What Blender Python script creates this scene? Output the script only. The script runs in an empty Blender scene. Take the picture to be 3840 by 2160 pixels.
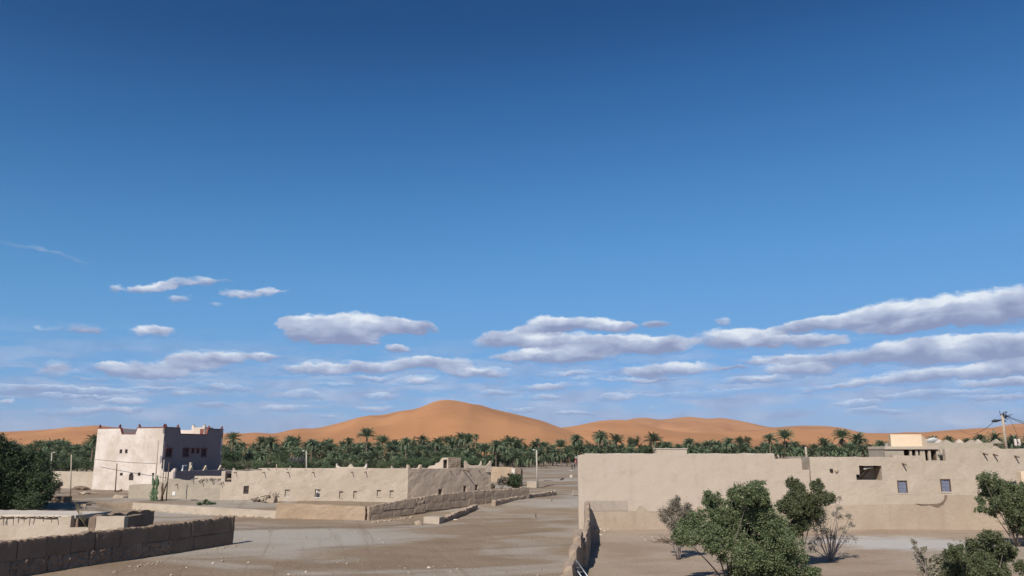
import bpy, bmesh, math, random
import numpy as np
from mathutils import Vector, Matrix, noise as mnoise

random.seed(7)
RNG = np.random.default_rng(11)
R = math.radians
SC = bpy.context.scene
COL = SC.collection

# ------------------------------------------------------------------ camera
F, CX, CY, HZ, CAMZ = 2957.0, 1920.0, 1080.0, 1690.0, 6.6      # photograph pixels (3840 x 2160)
PITCH = math.atan((HZ - CY) / F)
cam_data = bpy.data.cameras.new('camera')
cam = bpy.data.objects.new('camera', cam_data)
COL.objects.link(cam)
cam.location = (0, 0, CAMZ)
cam.rotation_euler = (math.pi / 2 + PITCH, 0, 0)
cam_data.sensor_width = 36.0
cam_data.lens = 36.0 * F / 3840.0
cam_data.clip_start = 0.2
cam_data.clip_end = 60000
SC.camera = cam
SC.render.engine = 'CYCLES'
SC.cycles.use_denoising = True
SC.cycles.use_adaptive_sampling = True
SC.cycles.adaptive_threshold = 0.02
SC.cycles.max_bounces = 6
SC.cycles.transparent_max_bounces = 4
SC.cycles.sample_clamp_indirect = 4

# ------------------------------------------------------------------ light
SUN_EL = R(42)
LH = Vector((0.42, 0.907)).normalized()          # the way the light travels over the ground
SUN_STRENGTH, SKY_STRENGTH, EXPOSURE = 4.6, 0.075, 0.28
sun_data = bpy.data.lights.new('sun', 'SUN')
sun_data.energy = SUN_STRENGTH
sun_data.angle = R(0.53)
sun_data.color = (1.0, 0.95, 0.87)
sun = bpy.data.objects.new('sun', sun_data)
COL.objects.link(sun)
LDIR = Vector((LH.x * math.cos(SUN_EL), LH.y * math.cos(SUN_EL), -math.sin(SUN_EL)))
sun.rotation_euler = LDIR.to_track_quat('-Z', 'Y').to_euler()
sun.location = (-40, -80, 90)
SC.view_settings.view_transform = 'Standard'
SC.view_settings.look = 'None'
SC.view_settings.gamma = 1.0
SC.view_settings.exposure = EXPOSURE


def ray(px, py):
    cx, cy = (px - CX) / F, -(py - CY) / F
    c, s = math.cos(PITCH), math.sin(PITCH)
    return Vector((cx, c - cy * s, s + cy * c))


def azel(px, py):
    d = ray(px, py).normalized()
    return math.atan2(d.x, d.y), math.asin(d.z)


# ------------------------------------------------------------------ sky
# (px, py, half width, half height, slope, opacity) of each cloud in the photograph
CLOUDS = [
 (165,945,190,9,.12,.24),(422,1076,35,15,0,.5),(560,1078,80,18,-.16,.62),(660,1060,60,16,-.1,.6),(755,1055,55,19,0,.55),(840,1056,60,7,.05,.3),
 (676,1116,36,14,0,.5),(895,1107,70,15,0,.65),(990,1096,58,18,-.1,.62),(1055,1090,40,8,-.2,.4),(805,1143,32,9,0,.32),
 (174,1232,46,11,0,.42),(313,1232,72,17,0,.5),(581,1243,74,22,-.05,.62),
 (200,1372,50,17,0,.62),(190,1396,70,18,0,.42),(328,1421,62,9,0,.45),
 (412,1378,62,24,0,.75),(560,1382,130,30,-.06,.85),(690,1350,58,28,0,.8),(820,1345,100,30,-.02,.95),(985,1337,78,15,0,.8),(570,1400,150,17,0,.7),(760,1380,90,18,0,.6),
 (300,1464,190,11,0,.38),(50,1460,95,15,0,.38),(590,1463,75,8,0,.34),(825,1452,92,14,0,.46),(665,1481,46,11,0,.55),(465,1511,72,12,0,.55),
 (320,1541,125,14,-.02,.6),(467,1541,52,9,0,.5),(815,1519,56,11,0,.62),(1138,1481,62,18,0,.55),(1068,1538,78,14,0,.58),(1228,1565,36,8,0,.5),(10,1503,28,9,0,.6),(250,1485,120,7,0,.35),
 (1124,1232,74,44,0,1),(1224,1228,165,50,0,1),(1373,1220,150,44,0,1),(1520,1222,90,28,.03,1),(1590,1228,55,18,.05,.9),(1298,1268,150,34,0,1),(1380,1290,60,12,0,.6),(1230,1288,60,11,0,.5),
 (1497,1309,52,13,0,.8),(1199,1384,130,22,-.02,.9),(1397,1370,150,22,-.03,.9),(1621,1358,160,22,0,.9),(1705,1381,70,18,0,.75),(1397,1413,72,13,0,.6),(1258,1443,64,8,0,.42),
 (1795,1400,135,19,0,.85),(1566,1428,74,18,0,.7),(1432,1490,66,12,0,.68),(1417,1537,72,14,0,.6),
 (2043,1222,95,38,-.1,1),(1900,1268,120,34,-.14,1),(2192,1218,160,30,.02,1),(2068,1282,185,32,0,1),(2290,1226,82,24,.03,.95),
 (1969,1333,150,22,-.02,.9),(2143,1330,175,34,-.03,.95),(2330,1293,160,38,-.03,1),(2486,1296,135,34,.02,.95),(2442,1216,60,16,0,.6),(2722,1207,40,14,0,.62),
 (2773,1270,165,44,.02,1),(2996,1283,160,28,.02,.95),(3059,1219,150,30,-.1,1),(3282,1185,170,48,-.17,1),(3537,1160,190,58,-.1,1),(3760,1146,190,66,-.05,1),(3473,1214,240,26,-.06,1),
 (2964,1350,180,20,-.02,.9),(2996,1384,120,34,0,.95),(3282,1325,170,40,-.14,1),(3537,1312,200,46,-.06,1),(3810,1300,190,56,-.04,1),
 (2837,1427,115,15,-.03,.7),(2505,1384,200,25,-.02,.8),(2391,1420,150,11,0,.62),(2747,1380,56,8,0,.55),
 (3473,1407,225,26,-.08,.85),(3760,1378,170,28,-.08,.9),(3770,1430,140,20,-.04,.85),(3091,1458,105,12,-.03,.5),(3219,1440,90,12,-.1,.5),
 (3537,1477,200,14,-.02,.55),(3770,1490,130,13,0,.55),(3282,1541,105,10,0,.42),(3219,1515,64,14,0,.36),(2321,1490,82,15,0,.66),(2607,1477,200,11,-.02,.36),(2455,1528,32,7,0,.45),
 (2033,1448,125,16,-.03,.66),(2030,1492,72,12,0,.66),(1885,1468,64,10,-.05,.45),(1959,1537,52,8,0,.5),(2163,1552,58,9,0,.5),(2143,1398,105,10,-.05,.45),(2163,1423,46,10,0,.45),
]


class NT:
    """small helper for node trees"""
    def __init__(self, tree):
        self.t = tree
        tree.nodes.clear()

    def n(self, kind, **kw):
        nd = self.t.nodes.new(kind)
        for k, v in kw.items():
            setattr(nd, k, v)
        return nd

    def l(self, a, b):
        self.t.links.new(a, b)

    def put(self, sock, v):
        if hasattr(v, 'is_output') or isinstance(v, bpy.types.NodeSocket):
            self.l(v, sock)
        else:
            sock.default_value = v

    def math(self, op, a, b=None, c=None, clamp=False):
        nd = self.n('ShaderNodeMath', operation=op, use_clamp=clamp)
        for i, v in enumerate((a, b, c)):
            if v is not None:
                self.put(nd.inputs[i], v)
        return nd.outputs[0]

    def vec(self, op, a, b=None, c=None):
        nd = self.n('ShaderNodeVectorMath', operation=op)
        for i, v in enumerate((a, b, c)):
            if v is not None:
                self.put(nd.inputs[i], v)
        return nd.outputs['Value'] if op in ('DOT_PRODUCT', 'LENGTH') else nd.outputs['Vector']

    def noise(self, vec, scale, detail=4, rough=.55, out='Fac', dist=0.0):
        nd = self.n('ShaderNodeTexNoise')
        nd.inputs['Scale'].default_value = scale
        nd.inputs['Detail'].default_value = detail
        nd.inputs['Roughness'].default_value = rough
        nd.inputs['Distortion'].default_value = dist
        if vec is not None:
            self.l(vec, nd.inputs['Vector'])
        return nd.outputs[out]

    def rng(self, v, a, b, c=0.0, d=1.0, smooth=True):
        nd = self.n('ShaderNodeMapRange', interpolation_type='SMOOTHSTEP' if smooth else 'LINEAR')
        self.put(nd.inputs['Value'], v)
        nd.inputs['From Min'].default_value = a
        nd.inputs['From Max'].default_value = b
        nd.inputs['To Min'].default_value = c
        nd.inputs['To Max'].default_value = d
        return nd.outputs[0]

    def mix(self, fac, a, b, blend='MIX'):
        nd = self.n('ShaderNodeMix', data_type='RGBA', blend_type=blend)
        self.put(nd.inputs[0], fac)
        for s, v in ((nd.inputs[6], a), (nd.inputs[7], b)):
            if isinstance(v, (tuple, list)):
                s.default_value = (v[0], v[1], v[2], 1)
            else:
                self.l(v, s)
        return nd.outputs[2]

    def scaled(self, vec, s):
        return self.vec('MULTIPLY', vec, s)


def lin(r, g, b):
    f = lambda c: c / 12.92 if c <= .04045 else ((c + .055) / 1.055) ** 2.4
    return tuple(f(v / 255.0) for v in (r, g, b))


def build_world():
    w = bpy.data.worlds.new('World')
    SC.world = w
    w.use_nodes = True
    T = NT(w.node_tree)
    sky = T.n('ShaderNodeTexSky', sky_type='NISHITA')
    sky.sun_disc = False
    sky.sun_elevation = SUN_EL
    sky.sun_rotation = math.atan2(-LH.x, -LH.y)
    sky.altitude = 700
    sky.air_density = 1.0
    sky.dust_density = 0.25
    sky.ozone_density = 3.0
    bg = T.n('ShaderNodeBackground')
    bg.inputs['Strength'].default_value = SKY_STRENGTH
    # deep, clean desert blue: response of each colour channel
    ch = T.n('ShaderNodeSeparateColor')
    T.l(sky.outputs[0], ch.inputs[0])
    cc = T.n('ShaderNodeCombineColor')
    for i, (k, e) in enumerate(((.235, 1.28), (.52, 1.0), (.755, 1.1))):
        T.l(T.math('MULTIPLY', T.math('POWER', ch.outputs[i], e), k), cc.inputs[i])
    k = SKY_STRENGTH * 2 ** EXPOSURE
    cv = T.n('ShaderNodeRGBCurve')
    cv.mapping.extend = 'EXTRAPOLATED'
    cv.mapping.use_clip = False
    pts = [[(.017, .013), (.024, .030), (.047, .086), (.069, .124), (.198, .236), (.5, .46)],
           [(.072, .075), (.093, .134), (.147, .270), (.195, .341), (.347, .434), (.7, .66)],
           [(.227, .232), (.287, .36), (.43, .58), (.546, .685), (.67, .735), (.9, .86)]]
    for c, P in zip(cv.mapping.curves, pts):
        while len(c.points) < len(P) + 2:
            c.points.new(.5, .5)
        for q, (x, y) in zip(c.points, [(0, 0)] + P + [(1, .93)]):
            q.location = (x, y)
    cv.mapping.update()
    T.l(T.scaled(cc.outputs[0], (k, k, k)), cv.inputs['Color'])
    T.l(T.scaled(cv.outputs[0], (1 / k, 1 / k, 1 / k)), bg.inputs['Color'])
    w.cycles.sampling_method = 'MANUAL'
    w.cycles.sample_map_resolution = 256
    tc = T.n('ShaderNodeTexCoord')
    sep = T.n('ShaderNodeSeparateXYZ')
    T.l(tc.outputs['Generated'], sep.inputs[0])
    az = T.math('ARCTAN2', sep.outputs[0], sep.outputs[1])
    el = T.math('ARCSINE', sep.outputs[2])
    comb = T.n('ShaderNodeCombineXYZ')
    T.l(az, comb.inputs[0]); T.l(el, comb.inputs[1]); comb.inputs[2].default_value = 1.0
    p = comb.outputs[0]
    # ragged outlines: bend the directions by noise before the clouds are looked up
    q = T.scaled(p, (1.0, 1.9, 1.0))
    wv = T.vec('SUBTRACT', T.noise(q, 16, 5, .62, 'Color'), (.5, .5, .5))
    wv2 = T.vec('SUBTRACT', T.noise(q, 60, 4, .6, 'Color'), (.5, .5, .5))
    p2 = T.vec('ADD', p, T.scaled(wv, (.055, .017, 0)))
    p2 = T.vec('ADD', p2, T.scaled(wv2, (.013, .0095, 0)))
    acc = None
    for (px, py, rx, ry, sl, op) in CLOUDS:
        a0, e0 = azel(px, py)
        a1, e1 = azel(px + 10, py - 10 * sl)
        k = (a1 - a0) / 10.0
        m = T.n('ShaderNodeMapping', vector_type='TEXTURE')
        # the tiny share of acc only keeps the clouds in order (the shader stack is short)
        T.l(p2 if acc is None else T.vec('MULTIPLY_ADD', acc, (1e-9, 1e-9, 0), p2), m.inputs['Vector'])
        m.inputs['Location'].default_value = (a0, e0, 0)
        m.inputs['Rotation'].default_value = (0, 0, math.atan(-sl))
        m.inputs['Scale'].default_value = (rx * 1.16 / F, ry * (1.16 if px < 2700 else 1.04) / F, 1)
        d = T.vec('DOT_PRODUCT', m.outputs[0], m.outputs[0])
        g = T.math('MULTIPLY_ADD', d, -op, 2 * op, clamp=True)
        sc = T.n('ShaderNodeVectorMath', operation='SCALE')
        T.l(m.outputs[0], sc.inputs[0]); T.l(g, sc.inputs['Scale'])
        acc = sc.outputs[0] if acc is None else T.vec('ADD', acc, sc.outputs[0])
    s2 = T.n('ShaderNodeSeparateXYZ')
    T.l(acc, s2.inputs[0])
    dens = s2.outputs[2]
    vb = T.math('DIVIDE', s2.outputs[1], T.math('MAXIMUM', dens, .02))
    n2 = T.noise(T.scaled(p, (1, 2.6, 1)), 26, 8, .66)
    n3 = T.noise(T.scaled(p, (1, 1.7, 1)), 24, 4, .5, dist=.4)
    body = T.math('MULTIPLY', dens, T.math('MULTIPLY_ADD', n2, 2.7, -.38))
    alpha = T.rng(body, .07, .62, 0, .97)
    # thin far bands close to the horizon, all the way round
    n4 = T.noise(T.scaled(p, (1, 6.0, 1)), 9, 7, .66)
    low = T.math('MULTIPLY', T.rng(el, .0, .02), T.rng(el, .06, .155, 1, 0))
    thin = T.math('MULTIPLY', T.rng(n4, .38, .60, 0, .72), low)
    alpha = T.math('MAXIMUM', alpha, thin)
    shade = T.math('ADD', T.math('MULTIPLY', vb, 1.25), T.math('MULTIPLY', T.math('SUBTRACT', n3, .5), 2.6))
    lit = T.rng(shade, -.8, .55)
    top = T.rng(shade, .25, 1.1)
    c = T.mix(lit, lin(140, 152, 187), lin(190, 201, 224))
    c = T.mix(top, c, lin(234, 241, 249))
    # far clouds close to the horizon are paler and bluer
    far = T.rng(el, .03, .14, .42, 0)
    c = T.mix(far, c, lin(160, 182, 222))
    bgc = T.n('ShaderNodeBackground')
    T.l(c, bgc.inputs['Color'])
    bgc.inputs['Strength'].default_value = 2.0 ** (-EXPOSURE)
    mx = T.n('ShaderNodeMixShader')
    T.l(alpha, mx.inputs[0]); T.l(bg.outputs[0], mx.inputs[1]); T.l(bgc.outputs[0], mx.inputs[2])
    out = T.n('ShaderNodeOutputWorld')
    T.l(mx.outputs[0], out.inputs[0])


build_world()

# ------------------------------------------------------------------ terrain and pixel helpers
def smooth(a, b, v):
    t = min(1.0, max(0.0, (v - a) / (b - a)))
    return t * t * (3 - 2 * t)


def TZ(x, y):
    """height of the ground; a terrace held by a low wall lies in front of the mud houses"""
    z = smooth(77, 97, y)
    k = smooth(-47, -44, x) * (1 - smooth(-15, -13, x))
    if k > 0:
        yl = float(np.interp(x, [-44, -42, -23, -13], [92.2, 91.0, 79.8, 78.6]))
        up = smooth(-.1, .5, y - yl - .1)
        z = z * (1 - k) + k * (.1 * smooth(60, 80, y) + up * (.6 + .3 * smooth(86, 97, y)))
    return z


def ground_noise(x, y):
    k = min(1.0, 90.0 / max(y, 30.0))
    v = mnoise.noise(Vector((x * .11, y * .11, 3.1))) * .10 + mnoise.noise(Vector((x * .45, y * .45, 9.7))) * .035 + mnoise.noise(Vector((x * 1.3, y * 1.3, 4.7))) * .012
    return v * (0.4 + .6 * k)


def TH(x, y):
    return TZ(x, y) + ground_noise(x, y)


def atd(px, py, d):
    r = ray(px, py)
    t = d / r.y
    return Vector((r.x * t, d, CAMZ + r.z * t))


def pix(p):
    """photograph pixel of a world point"""
    c, sn = math.cos(PITCH), math.sin(PITCH)
    z = p[2] - CAMZ
    dep = p[1] * c + z * sn
    return CX + F * p[0] / dep, CY - F * (z * c - p[1] * sn) / dep


def G(px, py):
    """the point of the ground seen at a photograph pixel"""
    r = ray(px, py)
    d = 20.0
    while d < 900:
        t = d / r.y
        if CAMZ + r.z * t < TZ(r.x * t, d):
            break
        d += .25
    t = d / r.y
    return Vector((r.x * t, d, TZ(r.x * t, d)))


# ------------------------------------------------------------------ objects
def tag(o, label=None, cat=None, group=None, kind=None):
    if label: o['label'] = label
    if cat: o['category'] = cat
    if group: o['group'] = group
    if kind or cat: o['kind'] = kind or 'thing'
    return o


def thing(name, loc, label, cat, group=None):
    o = bpy.data.objects.new(name, None)
    o.empty_display_size = .3
    o.location = loc
    COL.objects.link(o)
    return tag(o, label, cat, group)


def link(name, me, mat=None, parent=None, world=True):
    """one mesh object; vertices are world coordinates unless world is False"""
    o = bpy.data.objects.new(name, me)
    COL.objects.link(o)
    if mat is not None and not me.materials:
        me.materials.append(mat)
    if parent is not None:
        o.parent = parent
        if world:
            b = Vector((0, 0, 0))
            q = parent
            while q is not None:
                b += q.location
                q = q.parent
            # children of children: undo every offset above
            o.location = -b
    return o


def mesh(name, vs, fs, smooth_shade=False):
    me = bpy.data.meshes.new(name)
    me.from_pydata([tuple(v) for v in vs], [], fs)
    me.update()
    if smooth_shade:
        me.polygons.foreach_set('use_smooth', [True] * len(me.polygons))
    return me


def mesh_np(name, V, FA, smooth_shade=False):
    """V (n,3), FA (m,k) arrays"""
    me = bpy.data.meshes.new(name)
    n, (m, k) = len(V), FA.shape
    me.vertices.add(n)
    me.vertices.foreach_set('co', V.astype(np.float32).ravel())
    me.loops.add(m * k)
    me.loops.foreach_set('vertex_index', FA.astype(np.int32).ravel())
    me.polygons.add(m)
    me.polygons.foreach_set('loop_start', np.arange(0, m * k, k, dtype=np.int32))
    me.polygons.foreach_set('loop_total', np.full(m, k, dtype=np.int32))
    if smooth_shade:
        me.polygons.foreach_set('use_smooth', np.ones(m, dtype=bool))
    me.update()
    me.validate()
    return me


class Frame:
    """a wall's own axes: u from a to b, w into the wall, v up; the outer side faces the hand at right of a -> b"""
    def __init__(self, a, b):
        self.a = Vector((a[0], a[1]))
        d = Vector((b[0] - a[0], b[1] - a[1]))
        self.L = d.length
        self.d = d.normalized()
        self.n = Vector((-self.d.y, self.d.x))          # inward

    def W(self, u, w, v):
        p = self.a + self.d * u + self.n * w
        return Vector((p.x, p.y, v))

    def px(self, px, py, w=0.0):
        """(u, v) on the face w seen at a photograph pixel"""
        r = ray(px, py)
        o = self.a + self.n * w
        # r.xy * t = o + d*u
        det = r.x * (-self.d.y) + self.d.x * r.y
        t = (o.x * (-self.d.y) + self.d.x * o.y) / det
        p = Vector((r.x * t, r.y * t)) - o
        return p.dot(self.d), CAMZ + r.z * t


def rough_v(p, amp, fr=1.1):
    if not amp:
        return p
    return p + mnoise.noise_vector(p * fr) * amp + mnoise.noise_vector(p * fr * 3.7) * amp * .45


def slab(fr, u0, u1, v0, v1, th, holes=(), solid=None, du=.45, dv=.45, amp=.03, top=None, cu=(), cv=()):
    """wall slab with real openings; returns verts, faces"""
    def lines(a, b, s, extra):
        n = max(1, int(math.ceil((b - a) / s)))
        L = [a + (b - a) * i / n for i in range(n + 1)]
        for e in extra:
            if a < e < b:
                k = min(range(len(L)), key=lambda i: abs(L[i] - e))
                if 0 < k < len(L) - 1 and abs(L[k] - e) < s * .4 and L[k] not in extra:
                    L[k] = e
                else:
                    L.append(e)
        L = sorted(set(L))
        return L
    eu = sorted(set([h[0] for h in holes] + [h[1] for h in holes] + list(cu)))
    ev = sorted(set([h[2] for h in holes] + [h[3] for h in holes] + list(cv)))
    U, V = lines(u0, u1, du, eu), lines(v0, v1, dv, ev)
    nu, nv = len(U) - 1, len(V) - 1
    def ok(i, j):
        if not (0 <= i < nu and 0 <= j < nv):
            return False
        uc, vc = (U[i] + U[i + 1]) / 2, (V[j] + V[j + 1]) / 2
        for h in holes:
            if h[0] < uc < h[1] and h[2] < vc < h[3]:
                return False
        return solid(uc, vc) if solid else True
    idx, vs, fs = {}, [], []
    def vert(i, j, s):
        k = (i, j, s)
        if k not in idx:
            idx[k] = len(vs)
            v = V[j]
            if top is not None:
                f = (v - v0) / (v1 - v0)
                v = v + f * f * top(U[i])
            vs.append(rough_v(fr.W(U[i], th * s, v), amp))
        return idx[k]
    for i in range(nu):
        for j in range(nv):
            if not ok(i, j):
                continue
            a, b, c, d = (i, j), (i + 1, j), (i + 1, j + 1), (i, j + 1)
            fs.append([vert(*a, 0), vert(*b, 0), vert(*c, 0), vert(*d, 0)])
            fs.append([vert(*d, 1), vert(*c, 1), vert(*b, 1), vert(*a, 1)])
            for (e0, e1, ni, nj) in ((a, b, i, j - 1), (b, c, i + 1, j), (c, d, i, j + 1), (d, a, i - 1, j)):
                if not ok(ni, nj):
                    fs.append([vert(*e1, 0), vert(*e0, 0), vert(*e0, 1), vert(*e1, 1)])
    return vs, fs


def wall(name, fr, u0, u1, v0, v1, th, mat, parent, **kw):
    vs, fs = slab(fr, u0, u1, v0, v1, th, **kw)
    return link(name, mesh(name, vs, fs), mat, parent)


def bx(fr, u0, u1, w0, w1, v0, v1):
    P = [fr.W(u, w, v) for v in (v0, v1) for w in (w0, w1) for u in (u0, u1)]
    Fc = [[0, 2, 3, 1], [4, 5, 7, 6], [0, 1, 5, 4], [2, 6, 7, 3], [0, 4, 6, 2], [1, 3, 7, 5]]
    return P, Fc


def join(parts):
    vs, fs = [], []
    for v, f in parts:
        o = len(vs)
        vs += v
        fs += [[i + o for i in q] for q in f]
    return vs, fs


def boxes(name, fr, lst, mat, parent, bev=0.0, amp=0.0):
    vs, fs = join([bx(fr, *b) for b in lst])
    if amp:
        vs = [rough_v(v, amp, 2.0) for v in vs]
    me = mesh(name, vs, fs)
    if bev:
        bm = bmesh.new(); bm.from_mesh(me)
        bmesh.ops.bevel(bm, geom=bm.edges[:], offset=bev, segments=2, affect='EDGES', profile=.5)
        bm.to_mesh(me); bm.free()
    return link(name, me, mat, parent)


def prism(fr, poly, w0, w1):
    n = len(poly)
    vs = [fr.W(u, w0, v) for u, v in poly] + [fr.W(u, w1, v) for u, v in poly]
    fs = [list(range(n)), list(range(2 * n - 1, n - 1, -1))]
    for i in range(n):
        j = (i + 1) % n
        fs.append([j, i, i + n, j + n])
    return vs, fs


def pprism(name, fr, poly, w0, w1, mat, parent, amp=0.0):
    vs, fs = prism(fr, poly, w0, w1)
    if amp:
        vs = [rough_v(v, amp, 2.3) for v in vs]
    return link(name, mesh(name, vs, fs), mat, parent)


def tube_np(path, rad, sides=6):
    """tapered tube through points; numpy verts, quads"""
    P = np.array([tuple(p) for p in path], float)
    n = len(P)
    rad = np.broadcast_to(np.asarray(rad, float), (n,))
    tg = np.gradient(P, axis=0)
    tg /= np.linalg.norm(tg, axis=1)[:, None] + 1e-9
    up = np.array([0.31, 0.17, .93]) if abs(tg[0][2]) < .8 else np.array([1.0, .1, 0])
    s = np.cross(tg, up); s /= np.linalg.norm(s, axis=1)[:, None] + 1e-9
    t = np.cross(tg, s)
    a = np.arange(sides) / sides * 2 * math.pi
    V = (P[:, None, :] + rad[:, None, None] * (np.cos(a)[None, :, None] * s[:, None, :] + np.sin(a)[None, :, None] * t[:, None, :])).reshape(-1, 3)
    Q = []
    for i in range(n - 1):
        for k in range(sides):
            k2 = (k + 1) % sides
            Q.append((i * sides + k, i * sides + k2, (i + 1) * sides + k2, (i + 1) * sides + k))
    # closed ends: a fan of degenerate quads to the end point
    c0 = len(V); V = np.vstack([V, P[0], P[-1]])
    for k in range(sides):
        k2 = (k + 1) % sides
        Q.append((c0, k2, k, c0)); Q.append((c0 + 1, (n - 1) * sides + k, (n - 1) * sides + k2, c0 + 1))
    Q = [q if len(set(q)) == 4 else tuple(dict.fromkeys(q)) for q in Q]
    return V, Q


def tubes(name, lst, mat, parent, sides=6, smooth_shade=True, world=True):
    vs, fs = [], []
    for path, rad in lst:
        V, Q = tube_np(path, rad, sides)
        o = len(vs)
        vs += [tuple(v) for v in V]
        fs += [[i + o for i in q] for q in Q]
    return link(name, mesh(name, vs, fs, smooth_shade), mat, parent, world)


# ------------------------------------------------------------------ materials
MATS = {}


def principled(T, rough=.9, spec=.15):
    b = T.n('ShaderNodeBsdfPrincipled')
    b.inputs['Roughness'].default_value = rough
    b.inputs['Specular IOR Level'].default_value = spec
    o = T.n('ShaderNodeOutputMaterial')
    T.l(b.outputs[0], o.inputs[0])
    return b


def new_mat(name):
    m = bpy.data.materials.new(name)
    m.use_nodes = True
    MATS[name] = m
    return m, NT(m.node_tree)


def mud(name, c1, c2, c3=None, streak=.35, bump=.5, grain=9.0, patch=.35, rough=.95):
    """sun dried mud or plaster: patches, rain streaks, straw grain"""
    m, T = new_mat(name)
    b = principled(T, rough, .08)
    g = T.n('ShaderNodeNewGeometry')
    p = g.outputs['Position']
    big = T.noise(p, patch, 5, .62)
    mid = T.noise(p, patch * 5.3, 5, .6)
    col = T.mix(T.rng(big, .36, .64), c1, c2)
    c3 = c3 or tuple(v * .72 for v in c2)
    col = T.mix(T.math('MULTIPLY', T.rng(mid, .52, .74), .55), col, c3)
    st = T.noise(T.scaled(p, (1.7, 1.7, .13)), 1.0, 4, .6)
    col = T.mix(T.math('MULTIPLY', T.rng(st, .52, .75), streak), col, c3)
    fine = T.noise(p, grain * 2.2, 4, .65)
    hv = T.n('ShaderNodeHueSaturation')
    T.l(col, hv.inputs['Color'])
    T.l(T.rng(fine, .25, .75, .86, 1.14), hv.inputs['Value'])
    T.l(hv.outputs[0], b.inputs['Base Color'])
    bp = T.n('ShaderNodeBump')
    bp.inputs['Strength'].default_value = bump
    bp.inputs['Distance'].default_value = .06
    h = T.math('ADD', T.math('MULTIPLY', T.noise(p, grain * .35, 5, .6), 1.0), T.math('MULTIPLY', fine, .5))
    T.l(h, bp.inputs['Height'])
    T.l(bp.outputs[0], b.inputs['Normal'])
    return m


def plain(name, c, rough=.7, var=.15, scale=6.0, spec=.2, metal=0.0, bump=.15):
    m, T = new_mat(name)
    b = principled(T, rough, spec)
    b.inputs['Metallic'].default_value = metal
    g = T.n('ShaderNodeNewGeometry')
    n = T.noise(g.outputs['Position'], scale, 4, .6)
    hv = T.n('ShaderNodeHueSaturation')
    hv.inputs['Color'].default_value = (*c, 1)
    T.l(T.rng(n, .25, .75, 1 - var, 1 + var), hv.inputs['Value'])
    T.l(hv.outputs[0], b.inputs['Base Color'])
    bp = T.n('ShaderNodeBump')
    bp.inputs['Strength'].default_value = bump
    bp.inputs['Distance'].default_value = .02
    T.l(n, bp.inputs['Height']); T.l(bp.outputs[0], b.inputs['Normal'])
    return m


def leafy(name, c1, c2, c3, trans=.25):
    m, T = new_mat(name)
    g = T.n('ShaderNodeNewGeometry')
    oi = T.n('ShaderNodeObjectInfo')
    r = g.outputs['Random Per Island']
    col = T.mix(T.rng(r, 0, .75, smooth=False), c1, c2)
    col = T.mix(T.math('GREATER_THAN', r, .9), col, c3)
    hv = T.n('ShaderNodeHueSaturation')
    T.l(col, hv.inputs['Color'])
    T.l(T.rng(oi.outputs['Random'], 0, 1, .8, 1.2, False), hv.inputs['Value'])
    T.l(T.rng(oi.outputs['Random'], 0, 1, .485, .515, False), hv.inputs['Hue'])
    d = T.n('ShaderNodeBsdfPrincipled')
    d.inputs['Roughness'].default_value = .6
    d.inputs['Specular IOR Level'].default_value = .25
    T.l(hv.outputs[0], d.inputs['Base Color'])
    t = T.n('ShaderNodeBsdfTranslucent')
    T.l(hv.outputs[0], t.inputs['Color'])
    mx = T.n('ShaderNodeMixShader')
    mx.inputs[0].default_value = trans
    T.l(d.outputs[0], mx.inputs[1]); T.l(t.outputs[0], mx.inputs[2])
    o = T.n('ShaderNodeOutputMaterial')
    T.l(mx.outputs[0], o.inputs[0])
    return m


M_HOUSE = mud('house_mud', (.44, .362, .282), (.39, .315, .24), (.325, .258, .195), streak=.25)
M_HOUSE_SIDE = mud('house_side_mud', (.47, .365, .275), (.41, .315, .235), (.335, .255, .185), streak=.3)
M_GREYMUD = mud('grey_mud', (.365, .31, .24), (.325, .272, .21), (.265, .22, .165), streak=.3)
M_BIG = mud('smooth_render', (.445, .363, .29), (.425, .343, .27), (.36, .285, .215), streak=.28, bump=.35, patch=.22)
M_RIGHT = mud('old_render', (.43, .353, .275), (.39, .318, .245), (.335, .27, .205), streak=.4, bump=.5)
M_DADO = mud('worn_base_mud', (.39, .308, .232), (.345, .268, .198), (.285, .218, .158), streak=.5, bump=.6)
M_PANEL = plain('smooth_grey_plaster', (.34, .28, .225), .9, .08, 3, .08)
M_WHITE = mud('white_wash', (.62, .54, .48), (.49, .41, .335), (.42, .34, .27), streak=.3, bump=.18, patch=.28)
M_SHADE = mud('shaded_white_wash', (.23, .195, .20), (.205, .172, .178), (.175, .145, .15), streak=.3, bump=.25)  # darker copy of the whitewash; the shade is put into its colour
M_PISE = mud('rammed_earth', (.22, .16, .115), (.18, .13, .093), (.13, .092, .066), streak=.35, bump=1.0, grain=7)
M_PISE2 = mud('pale_rammed_earth', (.345, .262, .192), (.30, .225, .165), (.24, .18, .13), streak=.3, bump=.9, grain=7)
M_PIT_SHADE = mud('pit_shaded_earth', (.26, .19, .138), (.22, .16, .115), (.085, .06, .045), streak=.2, bump=1.0, grain=11, patch=1.1)  # darkest tone paints shade into the pits of the worn earth
M_BANK = mud('orange_mud', (.385, .285, .195), (.34, .245, .165), (.29, .205, .14), streak=.35, bump=.7)
M_ROOF = mud('roof_dust', (.50, .43, .36), (.45, .385, .32), (.38, .32, .26), streak=.0, bump=.6)
M_YELLOW = mud('yellow_wash', (.66, .51, .36), (.61, .465, .325), (.54, .41, .28), streak=.15, bump=.2)
M_RED = plain('red_trim', (.18, .06, .05), .8, .2, 3)
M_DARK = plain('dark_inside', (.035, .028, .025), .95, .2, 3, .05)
M_WOOD = plain('old_wood', (.115, .08, .055), .85, .3, 9, .1)
M_PALEWOOD = plain('pale_wood', (.36, .29, .22), .85, .25, 7, .1)
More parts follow.
